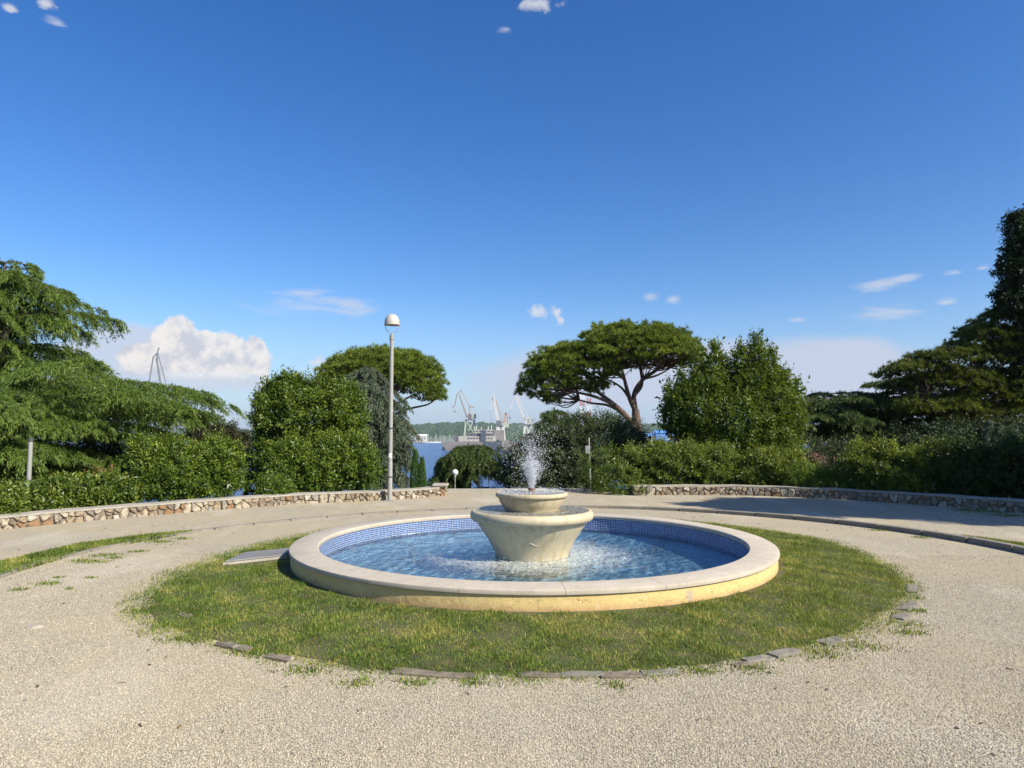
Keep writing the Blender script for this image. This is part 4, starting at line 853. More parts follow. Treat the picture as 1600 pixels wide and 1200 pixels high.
def hedge(label, path, half, h, n_, mat, L=.075, W=.034, tone=.42, z0=0., seed=0, extra=None, sq=3.4, tip=.28):
    P0 = np.array(path, float); seg = np.hypot(*np.diff(P0[:, :2], axis=0).T); S = np.concatenate([[0], np.cumsum(seg)]); Ltot0 = S[-1]; Ltot = Ltot0 - 1.5 * half; S = S - .75 * half
    root = thing('hedge', label, 'hedge', (P0[0][0] * .5 + P0[-1][0] * .5, P0[0][1] * .5 + P0[-1][1] * .5, z0)); so = Soup()
    def gen(nn, sc):
        s_ = rng.uniform(-half, Ltot + half, nn); th = rng.uniform(-.27 * math.pi, 1.27 * math.pi, nn); sc_ = np.clip(s_, 0, Ltot)
        ov = np.clip(np.abs(s_ - sc_) / half, 0, .97); endf = (1 - ov ** 3) ** (1 / 3)
        cx = np.interp(sc_, S, P0[:, 0]); cy = np.interp(sc_, S, P0[:, 1]); dx = np.interp(np.clip(sc_ + .2, 0, Ltot), S, P0[:, 0]) - np.interp(np.clip(sc_ - .2, 0, Ltot), S, P0[:, 0]); dy = np.interp(np.clip(sc_ + .2, 0, Ltot), S, P0[:, 1]) - np.interp(np.clip(sc_ - .2, 0, Ltot), S, P0[:, 1])
        l = np.hypot(dx, dy); dx, dy = dx / l, dy / l; c_, q = np.cos(th), np.sin(th)
        k_ = (np.abs(c_) ** sq + np.abs(q) ** sq) ** (-1 / sq); hh = h * (1 + .07 * np.sin(s_ * 3.1 + seed) + .06 * np.sin(s_ * 7.7 + seed * 2))
        a = half * k_ * c_ * endf * sc; zz = np.maximum(0.04, hh * .5 + hh * .5 * k_ * q * sc * (.35 + .65 * endf))
        P = np.stack([cx - dy * a + dx * (s_ - sc_), cy + dx * a + dy * (s_ - sc_), z0 + zz], 1)
        N = nrm(np.stack([-dy * c_ * np.abs(c_) ** (sq - 2) * endf + dx * np.sign(s_ - sc_) * ov ** 2, dx * c_ * np.abs(c_) ** (sq - 2) + dy * np.sign(s_ - sc_) * ov ** 2, q * np.abs(q) ** (sq - 2) + .05], 1))
        P += N * (.11 * vnoise(P, .55, seed + 3) + .05 * vnoise(P, .22, seed + 4) + rng.normal(size=nn) * .05)[:, None]
        ok = (vnoise(P, .24, seed + 8) > -.35) | (rng.random(nn) < .45); return P[ok], N[ok]
    P, N = gen(int(n_ * 1.15), rng.uniform(.80, 1.02, int(n_ * 1.15))); D = up_bias(N, .45)
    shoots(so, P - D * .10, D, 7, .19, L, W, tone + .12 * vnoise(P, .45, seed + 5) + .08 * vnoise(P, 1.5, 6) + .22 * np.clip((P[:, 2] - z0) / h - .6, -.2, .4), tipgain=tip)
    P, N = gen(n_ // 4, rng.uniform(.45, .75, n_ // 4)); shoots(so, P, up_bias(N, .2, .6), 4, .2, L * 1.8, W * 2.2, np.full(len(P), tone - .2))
    # loose shoots above the clipped top
    P, N = gen(n_ // 9, np.full(n_ // 9, 1.0)); ok = N[:, 2] > .5; P = P[ok]; shoots(so, P - [0, 0, .08], up_bias(np.tile([0, 0, 1.], (len(P), 1)), .6, .28), 8, .30, L * .9, W * .9, np.full(len(P), tone + .25))
    if extra is not None:
        P, N = sample_blobs(extra, n_ // 7, .7, 1.0, .03); shoots(so, P, up_bias(N, .2), 7, .18, L, W, np.full(len(P), tone - .05))
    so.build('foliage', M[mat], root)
    b_ = MB()
    for s_ in np.arange(.2, Ltot, .5):
        x = np.interp(s_, S, P0[:, 0]); y = np.interp(s_, S, P0[:, 1])
        for k_ in range(3): tube_into(b_, spline([(x, y, z0 - .1), (x + rng.normal() * .1, y + rng.normal() * .1, z0 + h * .4), (x + rng.normal() * .25, y + rng.normal() * .2, z0 + h * .8)], 3), .018, .006, 4)
    b_.build('stem', M['bark_grey'], root); return root

def pine(name, label, base, trunk_pts, r0, forks, blobs, nclump, mat, clump=.55, tufts=13, nn=20, nl=.24, nw=.026, group=None, tone=.45, up=.55, zcut=None, squash=.62, limb_r=.10, bare=None):
    root = thing(name, label, 'tree', base, group); b_ = MB()
    for (pts, ra, rb) in trunk_pts: tube_into(b_, spline(pts, 6), ra, rb, 10)
    b_.build('trunk', M['bark'], root, True)
    B = np.array(blobs, float); w = B[:, 3] * B[:, 4]; w /= w.sum(); C = []
    k_ = rng.choice(len(B), nclump * 8, p=w); d = sph(len(k_)); d[:, 2] = np.where(d[:, 2] < -.42, -d[:, 2] * .6, d[:, 2])
    P = B[k_, :3] + d * B[k_, 3:] * rng.uniform(.72, 1.0, len(k_))[:, None]; ok = np.ones(len(P), bool)
    for q in range(len(B)): ok &= (np.linalg.norm((P - B[q, :3]) / B[q, 3:], axis=1) > .72) | (k_ == q)
    P, k_ = P[ok], k_[ok]
    sel = []                             # keep clumps apart so that they read one by one
    for q in range(len(P)):
        if all(np.sum((P[q] - P[t]) ** 2) > (clump * .62) ** 2 for t in sel): sel.append(q)
        if len(sel) >= nclump: break
    Q_ = P[sel]; dd = np.linalg.norm(Q_[:, None] - Q_[None], axis=2) + np.eye(len(Q_)) * 99; sel = [sel[q] for q in range(len(sel)) if np.sort(dd[q])[1] < clump * 1.45]
    C = P[sel]; Cn = nrm((C - B[k_[sel], :3]) / B[k_[sel], 3:] ** 1 + np.array([0, 0, .5])); so = Soup(); nC = len(C); rc = rng.uniform(.7, 1.2, nC) * clump
    T = tufts; d = sph(nC * T); d[:, 2] = np.where(d[:, 2] < -.15, -d[:, 2], d[:, 2]); Ci = np.repeat(np.arange(nC), T)
    tp = C[Ci] + d * (rc[Ci] * rng.uniform(.45, 1.0, nC * T))[:, None] * np.array([1, 1, squash]); td = nrm(d * np.array([1, 1, .8]) + Cn[Ci] * .5 + np.array([0, 0, up]))
    tt = tone + (.14 * rng.normal(size=nC))[Ci] + .10 * rng.normal(size=nC * T)
    P = np.repeat(tp, nn, 0); D = nrm(np.repeat(td, nn, 0) * .9 + sph(len(P)) * .95); L = rng.uniform(.6, 1.2, len(P)) * nl
    so.add(*needle_tris(P, D, L, nw, np.repeat(tt, nn) + rng.normal(size=len(P)) * .12))
    so.build('crown', M[mat], root)
    b_ = MB(); F_ = np.array(forks, float)
    for q in range(nC):                  # a limb from the nearest fork to every clump, thinner for the far ones
        if rng.random() > .62 and bare is None: continue
        f_ = F_[np.argmin(np.linalg.norm(F_ - C[q], axis=1) + rng.random(len(F_)) * 1.2)]; v = C[q] - f_; mid = f_ + v * .5 + np.array([0, 0, -.10 * np.linalg.norm(v)]) + rng.normal(size=3) * .12
        tube_into(b_, spline([f_, mid, C[q]], 5), limb_r * rng.uniform(.3, .8), .014, 5)
    b_.build('branch', M['bark'], root, True); return root

def cedar(name, label, base, top, lean, boughs, mat, tuft_l=.13, tuft_w=.026, per=70, kk=16, wid=.30, hang=.55, tone=.42, group=None, r0=.25, cat='tree', trunk=True, tdown=.55):
    """boughs: (z, azimuth, length, rise, droop); each a limb with flat side sprays whose needles hang"""
    hang0 = hang; root = thing(name, label, cat, base, group); base = np.array(base, float); top = np.array(top, float); b_ = MB()
    if trunk:
        tube_into(b_, spline([base + [0, 0, -.3], (base + top) / 2 + np.array(lean), top], 6), r0, .03, 9); b_.build('trunk', M['bark_grey'], root, True)
    so = Soup(); bb = MB()
    for (z, az, ln, rise, droop, *hg_) in boughs:
        hang = hg_[0] if hg_ else hang0
        f_ = np.clip((z - base[2]) / (top[2] - base[2]), 0, 1); o0 = base + (top - base) * f_ + np.array(lean) * 4 * f_ * (1 - f_) * .5; o0[2] = z
        h = np.array([math.sin(az), math.cos(az), 0.]); sd_ = np.array([h[1], -h[0], 0.]); bend = rng.normal() * .12
        def bp(t): return o0 + h * (ln * t)[:, None] + sd_ * (bend * ln * t ** 2)[:, None] + np.array([0, 0, 1.]) * (ln * (rise * t - droop * t ** 2.3))[:, None]
        tube_into(bb, bp(np.linspace(0, .95, 7)) - [0, 0, .04], .022 + .008 * ln, .006, 5)
        nb_ = max(8, int(per * ln / 3)); t = rng.uniform(.05, 1.0, nb_) ** .85; sgn = rng.choice([-1, 1], nb_); B0 = bp(t); tg = nrm(bp(np.minimum(t + .03, 1.03)) - B0)
        w = (wid * ln * (1.08 - t) ** .75 * (.35 + .65 * np.minimum(1, t * 3)) + .12) * rng.uniform(.6, 1.15, nb_)
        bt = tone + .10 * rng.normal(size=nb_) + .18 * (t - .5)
        for k_ in range(kk):
            s_ = (k_ + rng.random(nb_)) / kk; sp_ = B0 + sd_ * (sgn * w * s_)[:, None] + tg * (w * s_ * .75)[:, None] + np.array([0, 0, -1.]) * (w * hang * s_ ** 2)[:, None]
            sp_ += rng.normal(size=sp_.shape) * .02
            dirn = sd_ * (sgn * .6)[:, None] + tg * .7
            for e_ in range(3):
                D = nrm(dirn * .75 + np.array([0, 0, -tdown - .5 * hang]) * (.4 + s_)[:, None] + rng.normal(size=sp_.shape) * .5 + (np.array([0, 0, .35]) if e_ == 0 else 0))
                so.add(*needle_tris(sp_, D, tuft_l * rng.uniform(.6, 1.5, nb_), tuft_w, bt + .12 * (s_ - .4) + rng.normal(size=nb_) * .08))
    so.build('crown', M[mat], root); bb.build('branch', M['bark_grey'], root, True); return root
def tiers(zs, lens, azr, per_tier, rise, droop, jl=.15):
    out = []
    for z, ln in zip(zs, lens):
        n_ = max(1, int(per_tier)); a0 = rng.random() * 6.28
        for k_ in range(n_):
            az = azr[0] + (azr[1] - azr[0]) * (k_ + rng.random()) / n_
            out.append((z + rng.normal() * .12, az, ln * rng.uniform(1 - jl * 2, 1 + jl), rise + rng.normal() * .06, droop * rng.uniform(.8, 1.25)))
    return out

# ---------------------------------------------------------------- hedges and bushes along the walls
def pth(*a): return [np.append(at(px, 770, Y_)[:2], 0) for px, Y_ in a]
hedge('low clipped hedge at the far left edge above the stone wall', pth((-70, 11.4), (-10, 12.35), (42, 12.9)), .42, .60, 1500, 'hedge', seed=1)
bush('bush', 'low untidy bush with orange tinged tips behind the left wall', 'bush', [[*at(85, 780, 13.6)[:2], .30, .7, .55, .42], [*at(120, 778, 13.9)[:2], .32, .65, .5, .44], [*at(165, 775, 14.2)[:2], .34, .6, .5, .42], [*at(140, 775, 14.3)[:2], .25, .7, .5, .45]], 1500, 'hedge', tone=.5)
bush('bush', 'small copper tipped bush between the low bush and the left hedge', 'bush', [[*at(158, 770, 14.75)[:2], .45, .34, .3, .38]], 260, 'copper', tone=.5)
bush('shrub', 'dark shrub added to stand in for the shaded inside of the big left cedar', 'shrub', [[*at(px, py, 20.5), 1.0, .8, .75] for px, py in ((70, 745), (120, 735), (170, 730), (215, 735), (20, 745))], 3000, 'dark_leaf', slen=.28, L=.10, W=.05, up=.4, tone=.75, zmin=-.8, lump=.3, base=(at(140, 740, 20.5)[0], 20.5, -.6))  # added filler: dark leaves in place of the cedar's shaded interior
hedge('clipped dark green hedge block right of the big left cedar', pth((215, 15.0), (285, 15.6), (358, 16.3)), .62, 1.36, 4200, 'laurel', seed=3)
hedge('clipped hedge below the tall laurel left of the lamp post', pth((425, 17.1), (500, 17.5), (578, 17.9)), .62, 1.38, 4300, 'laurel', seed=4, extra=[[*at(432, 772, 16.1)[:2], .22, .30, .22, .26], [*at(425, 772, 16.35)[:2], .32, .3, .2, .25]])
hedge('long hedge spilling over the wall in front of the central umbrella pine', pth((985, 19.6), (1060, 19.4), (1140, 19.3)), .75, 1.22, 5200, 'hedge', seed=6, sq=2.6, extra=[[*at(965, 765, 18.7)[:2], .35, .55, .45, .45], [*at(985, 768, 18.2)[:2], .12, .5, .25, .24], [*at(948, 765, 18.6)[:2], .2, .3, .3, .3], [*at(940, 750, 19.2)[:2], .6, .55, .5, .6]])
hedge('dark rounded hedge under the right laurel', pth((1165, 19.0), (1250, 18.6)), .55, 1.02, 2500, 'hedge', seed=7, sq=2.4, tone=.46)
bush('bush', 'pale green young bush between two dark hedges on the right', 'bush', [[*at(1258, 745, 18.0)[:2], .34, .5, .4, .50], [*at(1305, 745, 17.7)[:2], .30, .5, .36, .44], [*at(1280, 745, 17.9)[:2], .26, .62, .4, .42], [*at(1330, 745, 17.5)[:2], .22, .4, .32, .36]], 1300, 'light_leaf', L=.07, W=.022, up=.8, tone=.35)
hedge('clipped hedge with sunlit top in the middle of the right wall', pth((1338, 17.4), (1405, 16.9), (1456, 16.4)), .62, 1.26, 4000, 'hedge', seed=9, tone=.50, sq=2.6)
hedge('dark shaded hedge at the right edge above the stone wall', pth((1468, 16.3), (1560, 15.7), (1640, 15.0), (1720, 13.9)), .65, 1.36, 5000, 'hedge_shaded', seed=10)

# ---------------------------------------------------------------- laurels
def A(px, py, Y_): return list(at(px, py, Y_))
D = 19.6
bush('laurel_tree', 'big sunlit laurel with ragged top between the left hedge and the grey cedar', 'tree',
     [[*A(478, 665, D), 1.25, 1.0, 1.2], [*A(440, 650, D), .75, .7, .85], [*A(525, 660, D), .75, .8, 1.0], [*A(455, 615, D), .45, .5, .55], [*A(425, 625, D), .32, .4, .5], [*A(500, 625, D), .55, .5, .55], [*A(535, 625, D), .42, .5, .55], [*A(455, 715, D), 1.0, .8, .8], [*A(520, 715, D), .9, .8, .8]],
     7600, 'laurel', slen=.30, L=.105, W=.044, up=.8, tone=.44, zmin=-.4, lump=.22, base=(at(480, 700, D)[0], D, -.2), part='crown', trunk_r=.07)
D = 22.
def spire(px, py0, py1, rx): return [[*A(px, py0 + (py1 - py0) * t, D), rx * (.30 + .7 * t), rx * (.30 + .7 * t), .42] for t in (.10, .38, .68, 1.0)]
bl = [[*A(1150, 665, D), 1.5, 1.1, 1.2], [*A(1090, 640, D), .9, .8, .95], [*A(1205, 640, D), .85, .8, .95], [*A(1150, 640, D), .9, .8, .8], [*A(1060, 650, D), .42, .5, .7], [*A(1120, 705, D), 1.2, .9, .7], [*A(1200, 700, D), 1.0, .9, .8], [*A(1105, 605, D), .5, .5, .6], [*A(1182, 600, D), .6, .5, .7]]
for args in ((1181, 530, 610, .42), (1157, 546, 610, .32), (1116, 545, 620, .40), (1093, 560, 630, .32), (1204, 556, 620, .38), (1226, 588, 650, .34), (1066, 590, 650, .30), (1244, 604, 660, .24), (1046, 606, 655, .2), (1136, 570, 630, .26)): bl += spire(*args)
bush('laurel_tree', 'tall dark laurel with several pointed leaders behind the right wall', 'tree', bl, 11500, 'laurel', slen=.36, L=.11, W=.044, up=1.3, tone=.34, zmin=-.9, lump=.15, base=(at(1150, 700, D)[0], D, -.8), part='crown', trunk_r=.08)

# ---------------------------------------------------------------- shrubs in the middle
D = 24.
bush('shrub', 'wide dark tangled shrub right behind the fountain spray', 'shrub', [[*A(880, 720, D), 1.5, 1.2, 1.35], [*A(935, 705, D), 1.25, 1.1, 1.2], [*A(830, 735, D), 1.1, 1.0, 1.2], [*A(975, 700, D), 1.0, .9, 1.0], [*A(900, 680, D), .9, .8, .75], [*A(950, 690, D), .7, .8, .8], [*A(860, 760, D), 1.4, .9, 1.0]], 7600, 'olive', slen=.26, L=.085, W=.036, up=.2, tone=.5, zmin=-2, lump=.25, base=(at(890, 760, D)[0], D, -1.4), trunk_r=.06)
D = 26.
cedar('cedar_tree', 'small green cedar peaking above the dark shrub behind the fountain', (at(862, 760, D)[0], D, -1.6), at(866, 636, D), (.1, 0, 0), tiers(np.linspace(2.35, .2, 9), np.linspace(.5, 2.2, 9), (0, 6.28), 8, .12, .30), 'cedar_d', per=70, kk=11, tone=.7, r0=.12)
D = 27.
def dome_boughs(zt, zb, Rr, n_, droop=.9):
    out = []
    for k_ in range(n_):
        f_ = rng.random() ** .8; out.append((zt - (zt - zb) * f_ * .85, rng.random() * 6.28, Rr * (.5 + .5 * f_ ** .6) * rng.uniform(.8, 1.08), .42 * (1 - f_ * .6), droop * rng.uniform(.8, 1.15) * (1 - .35 * f_)))
    return out
cb = np.array(at(722, 768, D)); ct = at(732, 692, D)
cedar('weeping_cedar', 'low dome shaped weeping cedar below the ship and cranes', (cb[0] + .3, D, -2.2), ct, (0, 0, 0), dome_boughs(ct[2] - .05, -1.3, 2.15, 52, .72), 'cedar_d', per=105, kk=12, tone=.62, r0=.14, hang=.9)
D = 24.5
ct = at(552, 578, D)
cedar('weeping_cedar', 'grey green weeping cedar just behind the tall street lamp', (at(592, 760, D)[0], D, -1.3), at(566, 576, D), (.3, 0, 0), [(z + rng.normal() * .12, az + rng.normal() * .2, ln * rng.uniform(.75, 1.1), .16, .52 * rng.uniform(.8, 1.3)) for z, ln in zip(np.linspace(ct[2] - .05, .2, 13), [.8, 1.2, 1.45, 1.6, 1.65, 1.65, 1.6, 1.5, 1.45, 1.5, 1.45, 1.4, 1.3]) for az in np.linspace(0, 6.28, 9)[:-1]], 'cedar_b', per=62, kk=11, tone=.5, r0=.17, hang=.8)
D = 21.5
cedar('weeping_cedar', 'small drooping cedar showing at the left foot of the laurel', (at(385, 760, D)[0], D, -.8), at(385, 690, D), (0, 0, 0), dome_boughs(at(385, 690, D)[2], -.4, .8, 14, .8), 'cedar_d', per=80, kk=9, tone=.5, r0=.08, hang=.9)
D = 22.5
cy = thing('cypress_tree', 'slim twin pointed young cypress right of the street lamp', 'tree', (at(654, 766, D)[0], D, -.5)); so = Soup()
for px, py, rr_ in ((649, 704, .14), (659.5, 716, .13)):
    tp = np.array(at(px, py, D)); n_ = 2600; t = rng.random(n_) ** .8; z = tp[2] - t * (tp[2] + .5); a = rng.random(n_) * 6.28; r_ = rr_ * np.minimum(1, .12 + 1.6 * t) ** .8 * rng.uniform(.8, 1.1, n_) * np.where(t > .9, .9, 1)
    P = np.stack([tp[0] + r_ * np.cos(a), D + r_ * np.sin(a), z], 1); Dv = nrm(np.stack([np.cos(a) * .3, np.sin(a) * .3, np.ones(n_)], 1) + rng.normal(size=(n_, 3)) * .15); so.add(*needle_tris(P, Dv, rng.uniform(.06, .14, n_), .022, .5 + rng.normal(size=n_) * .2))
so.build('crown', M['cypress'], cy); MB().bar((at(652, 766, D)[0], D, -.6), (at(650, 720, D)[0], D, .6), .05, .02, 5).build('trunk', M['bark_grey'], cy)
D = 30.
bush('brown_tree', 'small brownish tree behind the left hedge against the sea', 'tree', [[*A(345, 690, D), 1.0, .8, .75], [*A(315, 680, D), .6, .6, .6], [*A(372, 700, D), .6, .6, .6]], 3600, 'brown_leaf', slen=.3, L=.085, W=.045, up=.5, tone=.5, zmin=-3, lump=.3, base=(at(345, 700, D)[0], D, -2.6), part='crown')

# ---------------------------------------------------------------- umbrella pines
D = 40.
tb = np.array([at(997, 690, D)[0], D, -4.9]); f0 = np.array(at(993, 650, D)); 
def q3(px, py, dy=0): return np.array(at(px, py, D + dy))
t1 = [(tb, q3(996, 690), q3(993, 640)), .34, .22]
br = [t1, [(q3(995, 672), q3(978, 650, -.3), q3(957, 630, -.6), q3(925, 606, -.6)), .22, .08], [(q3(993, 642), q3(991, 615, .4), q3(1006, 592, .6), q3(1040, 570, .5), q3(1076, 552)), .16, .05], [(q3(993, 642), q3(983, 620, -.4), q3(975, 590, -.6), q3(968, 560, -.3)), .16, .06], [(q3(991, 618), q3(1003, 600), q3(1000, 570, .5), q3(1002, 545)), .11, .05], [(q3(960, 632, -.6), q3(930, 620, -1), q3(895, 612, -.8), q3(860, 608, -.6)), .11, .04], [(q3(978, 650), q3(952, 634, .6), q3(925, 630, .8), q3(905, 625, .6)), .10, .04], [(q3(975, 592, -.6), q3(950, 575, -.8), q3(925, 560, -.8)), .09, .04], [(q3(1006, 592, .6), q3(1030, 585, 1.2), q3(1060, 567, 1.2)), .08, .03], [(q3(985, 625), q3(970, 605, 1), q3(945, 590, 1.6)), .09, .04]]
br = [(a[0], a[1], a[2]) for a in br]
forks = [q3(925, 606, -.6), q3(968, 575, -.4), q3(1006, 592, .6), q3(1040, 572, .5), q3(1000, 570, .5), q3(895, 612, -.8), q3(925, 562, -.8), q3(945, 590, 1.6), q3(1060, 567, 1.2), q3(905, 625, .6)]
cb_ = [[*q3(1005, 556), 3.2, 3.0, 1.75], [*q3(965, 556, -.5), 2.4, 2.4, 1.75], [*q3(1050, 560, .3), 1.75, 1.9, 1.35], [*q3(915, 575, -.4), 2.1, 2.2, 1.55], [*q3(872, 592, -.3), 1.95, 2.0, 1.9], [*q3(846, 604, -.2), 1.1, 1.4, 1.6], [*q3(850, 625), .9, 1.1, .75], [*q3(905, 600, .4), 1.6, 1.6, 1.3]]
pine('umbrella_pine', 'wide umbrella pine with forked trunk rising behind the central hedge', tb, br, .3, forks, cb_, 470, 'pine', clump=.58, tufts=17, nn=22, nl=.25, nw=.036, tone=.46, limb_r=.09)
D = 46.
tb = np.array([at(603, 690, D)[0], D, -6]); 
br = [((tb, q3(603, 690), q3(600, 640)), .36, .22), ((q3(600, 645), q3(615, 610), q3(640, 590), q3(665, 578)), .16, .05), ((q3(600, 645), q3(590, 610), q3(570, 585)), .16, .06), ((q3(601, 655), q3(635, 640), q3(668, 632), q3(682, 622)), .10, .03), ((q3(605, 640), q3(640, 620), q3(672, 610)), .10, .03)]
forks = [q3(640, 592), q3(615, 610), q3(575, 590), q3(655, 625), q3(665, 612), q3(600, 600)]
cb_ = [[*q3(590, 590), 3.4, 3.0, 1.75], [*q3(620, 585, -.4), 2.3, 2.4, 1.55], [*q3(545, 592), 1.9, 2.2, 1.3], [*q3(655, 600), 1.5, 1.8, 1.7], [*q3(672, 618), .85, 1.2, 1.15]]
pine('umbrella_pine', 'umbrella pine whose rounded crown shows behind the grey cedar and lamp post', tb, br, .3, forks, cb_, 380, 'pine', clump=.64, tufts=16, nn=20, nl=.30, nw=.04, tone=.52, limb_r=.09)

# ---------------------------------------------------------------- right hand trees
D = 26.
tb = np.array([at(1530, 700, D)[0], D, -.8])
br = [((tb, q3(1532, 660), q3(1525, 600), q3(1540, 540)), .26, .08), ((q3(1532, 660), q3(1500, 630), q3(1440, 610)), .12, .04), ((q3(1525, 610), q3(1490, 590), q3(1420, 585)), .10, .03), ((q3(1530, 640), q3(1580, 600), q3(1610, 560)), .12, .05)]
forks = [q3(1440, 612), q3(1490, 590), q3(1525, 600), q3(1540, 545), q3(1580, 600), q3(1500, 630), q3(1450, 590)]
cb_ = [[*q3(1418, 585), .85, 1.0, .42], [*q3(1455, 572), .9, 1.0, .5], [*q3(1500, 562), 1.0, 1.1, .5], [*q3(1500, 600), 1.1, 1.2, .5], [*q3(1440, 605, .5), .9, 1., .4], [*q3(1540, 530), 1.1, 1.1, .55], [*q3(1575, 505), 1.0, 1.1, .5], [*q3(1565, 560), 1.3, 1.3, .7], [*q3(1590, 600), 1.3, 1.3, .8], [*q3(1540, 620), 1.2, 1.2, .6], [*q3(1480, 640), 1.1, 1.1, .45], [*q3(1430, 640), .8, .9, .4], [*q3(1590, 650), 1.4, 1.3, .7], [*q3(1640, 560), 1.5, 1.4, 1.0], [*q3(1630, 620), 1.4, 1.4, 1.0], [*q3(1530, 660), 1.3, 1.2, .6], [*q3(1600, 530), 1.0, 1., .5]]
pine('aleppo_pine', 'layered yellow green pine filling the right edge behind the hedges', tb, br, .25, forks, cb_, 560, 'pine_y', clump=.46, tufts=16, nn=20, nl=.18, nw=.030, tone=.45, limb_r=.06, squash=.55)
D = 28.
ct = np.array(at(1300, 622, D))
cedar('spreading_cedar', 'flat spreading dark cedar with a short trunk right of the tall laurel', (at(1293, 720, D)[0], D, -2.0), ct, (0, 0, 0), tiers([3.0, 2.85, 2.55, 2.2, 1.9, 1.5], [1.9, 2.3, 2.6, 2.8, 2.9, 2.4], (0, 6.28), 10, .10, .16), 'cedar_d', per=70, kk=12, tone=.62, r0=.2, hang=.35)
cedar('spreading_cedar', 'taller dark cedar spreading in flat layers under the right pine', (at(1400, 720, 30.)[0], 30., -2.2), at(1410, 590, 30.), (0, 0, 0), tiers([4.0, 3.7, 3.3, 2.9, 2.5, 2.1, 1.7, 1.2, .7], [1.0, 1.6, 2.1, 2.6, 3.0, 3.1, 3.0, 3.0, 2.8], (0, 6.28), 9, .10, .16), 'cedar_d', per=70, kk=12, tone=.6, r0=.22, hang=.35)
D = 21.5
bush('shrub', 'thin dark shrub filling the gap under the flat spreading cedar', 'shrub', [[*A(px, py, 23.), .7, .6, .55] for px, py in ((1258, 722), (1264, 708), (1262, 745), (1290, 722), (1300, 738), (1340, 730), (1325, 712))], 2200, 'olive', slen=.3, L=.09, W=.04, up=.3, tone=.45, zmin=-1.2, lump=.35, base=(at(1300, 740, 23.)[0], 23., -1.2), inner=False)
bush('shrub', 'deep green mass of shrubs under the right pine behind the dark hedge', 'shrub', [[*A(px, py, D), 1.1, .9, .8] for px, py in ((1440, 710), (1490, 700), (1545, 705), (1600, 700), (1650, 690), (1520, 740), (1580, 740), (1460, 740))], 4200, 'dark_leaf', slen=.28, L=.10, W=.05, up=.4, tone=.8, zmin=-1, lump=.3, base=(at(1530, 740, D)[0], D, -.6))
D = 20.5
for px, py, h_, lab in ((1552, 668, 1.5, 'small pale fir tip rising over the dark hedge at the right edge'), (1535, 690, 1.0, 'short fir left of the taller fir tip over the right hedge')):
    tp = np.array(at(px, py, D)); cedar('young_fir', lab, (tp[0], D, -.3), tp, (0, 0, 0), tiers(np.linspace(tp[2] - .08, .2, 12), np.linspace(.10, .7, 12), (0, 6.28), 8, .25, .25), 'cedar_b', per=60, kk=7, tone=.6, r0=.05, hang=.2, tuft_l=.09)
D = 25.
bl = [[*A(px, py, D), rx, rx, rz] for px, py, rx, rz in ((1590, 355, .45, .45), (1600, 385, .6, .5), (1582, 420, .5, .5), (1600, 440, .7, .6), (1572, 462, .4, .4), (1595, 475, .65, .55), (1620, 400, .8, .8), (1620, 350, .6, .6), (1640, 450, 1., 1.2), (1580, 480, .4, .3), (1640, 520, 1., 1.), (1590, 330 + 15, .25, .3))]
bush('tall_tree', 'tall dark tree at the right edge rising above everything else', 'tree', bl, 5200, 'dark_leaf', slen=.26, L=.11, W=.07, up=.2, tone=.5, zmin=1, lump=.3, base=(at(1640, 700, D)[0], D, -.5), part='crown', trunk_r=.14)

# ---------------------------------------------------------------- trees standing right of the view, whose shade falls on the gravel
for x, y, h_, rx, ry, rz, lab in ((16.4, 8.6, 9.0, 2.3, 1.7, 1.6, 'first slim broad leafy tree right of the photo, nearest to the fountain lawn'), (19.2, 7.6, 8.6, 2.6, 2.2, 2.0, 'second fuller leafy tree standing just right of the photo behind the slim one'), (22.8, 8.2, 8.8, 3.0, 2.6, 2.4, 'third and widest leafy tree, farthest out to the right of the photo')):
    c0_ = np.array([x, y, h_]); bl = [[x + v[0] * rx * .6, y + v[1] * ry * .6, h_ + v[2] * rz * .6, rx * .6, ry * .6, rz * .6] for v in np.array([[0, 0, .5], [.8, 0, 0], [-.8, .1, 0], [0, .7, .1], [0, -.7, -.1], [.4, .5, .5], [-.4, -.4, .4]])]
    bush('shade_tree', lab, 'tree', bl, 4200, 'hedge', slen=.3, L=.17, W=.10, up=.3, tone=.4, zmin=.5, lump=.25, base=(x, y, -.1), part='crown', trunk_r=.14, group='shade trees right of the gravel')

# ---------------------------------------------------------------- the big cedar at the left
D = 19.
b0 = np.array([at(-20, 760, D)[0], D, -.4]); ct = np.array(at(8, 414, D))
zs = np.array([6.2, 5.9, 5.45, 4.9, 4.1, 3.45, 2.75, 2.45, 1.85, 1.2])
ls = np.array([.9, 1.7, 2.6, 2.95, 2.5, 3.3, 4.7, 6.0, 5.4, 4.6])
bo = []
for z, ln in zip(zs, ls):
    for az in np.arange(R(-20), R(340), R(31)):
        rgt = .5 + .5 * math.sin(az); l2 = ln * (.62 + .38 * rgt) * rng.uniform(.86, 1.06)
        bo.append((z + rng.normal() * .14, az + rng.normal() * .15, l2, .16 + rng.normal() * .04, (.26 if z > 3.2 else .20) * rng.uniform(.7, 1.3), 1.15 if z > 3.2 else .6))
for z, az, ln in ((2.95, 84, 5.6), (2.6, 96, 6.0), (2.75, 72, 6.1), (2.3, 88, 5.9), (1.8, 100, 5.4)): bo.append((z, R(az), ln, .15, .20, .5))
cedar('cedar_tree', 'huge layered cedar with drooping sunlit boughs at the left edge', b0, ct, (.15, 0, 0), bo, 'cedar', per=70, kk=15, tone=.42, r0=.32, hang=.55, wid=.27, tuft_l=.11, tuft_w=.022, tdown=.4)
D = 15.6
b1 = np.array([at(-90, 760, D)[0], D, -.2])
bo = []
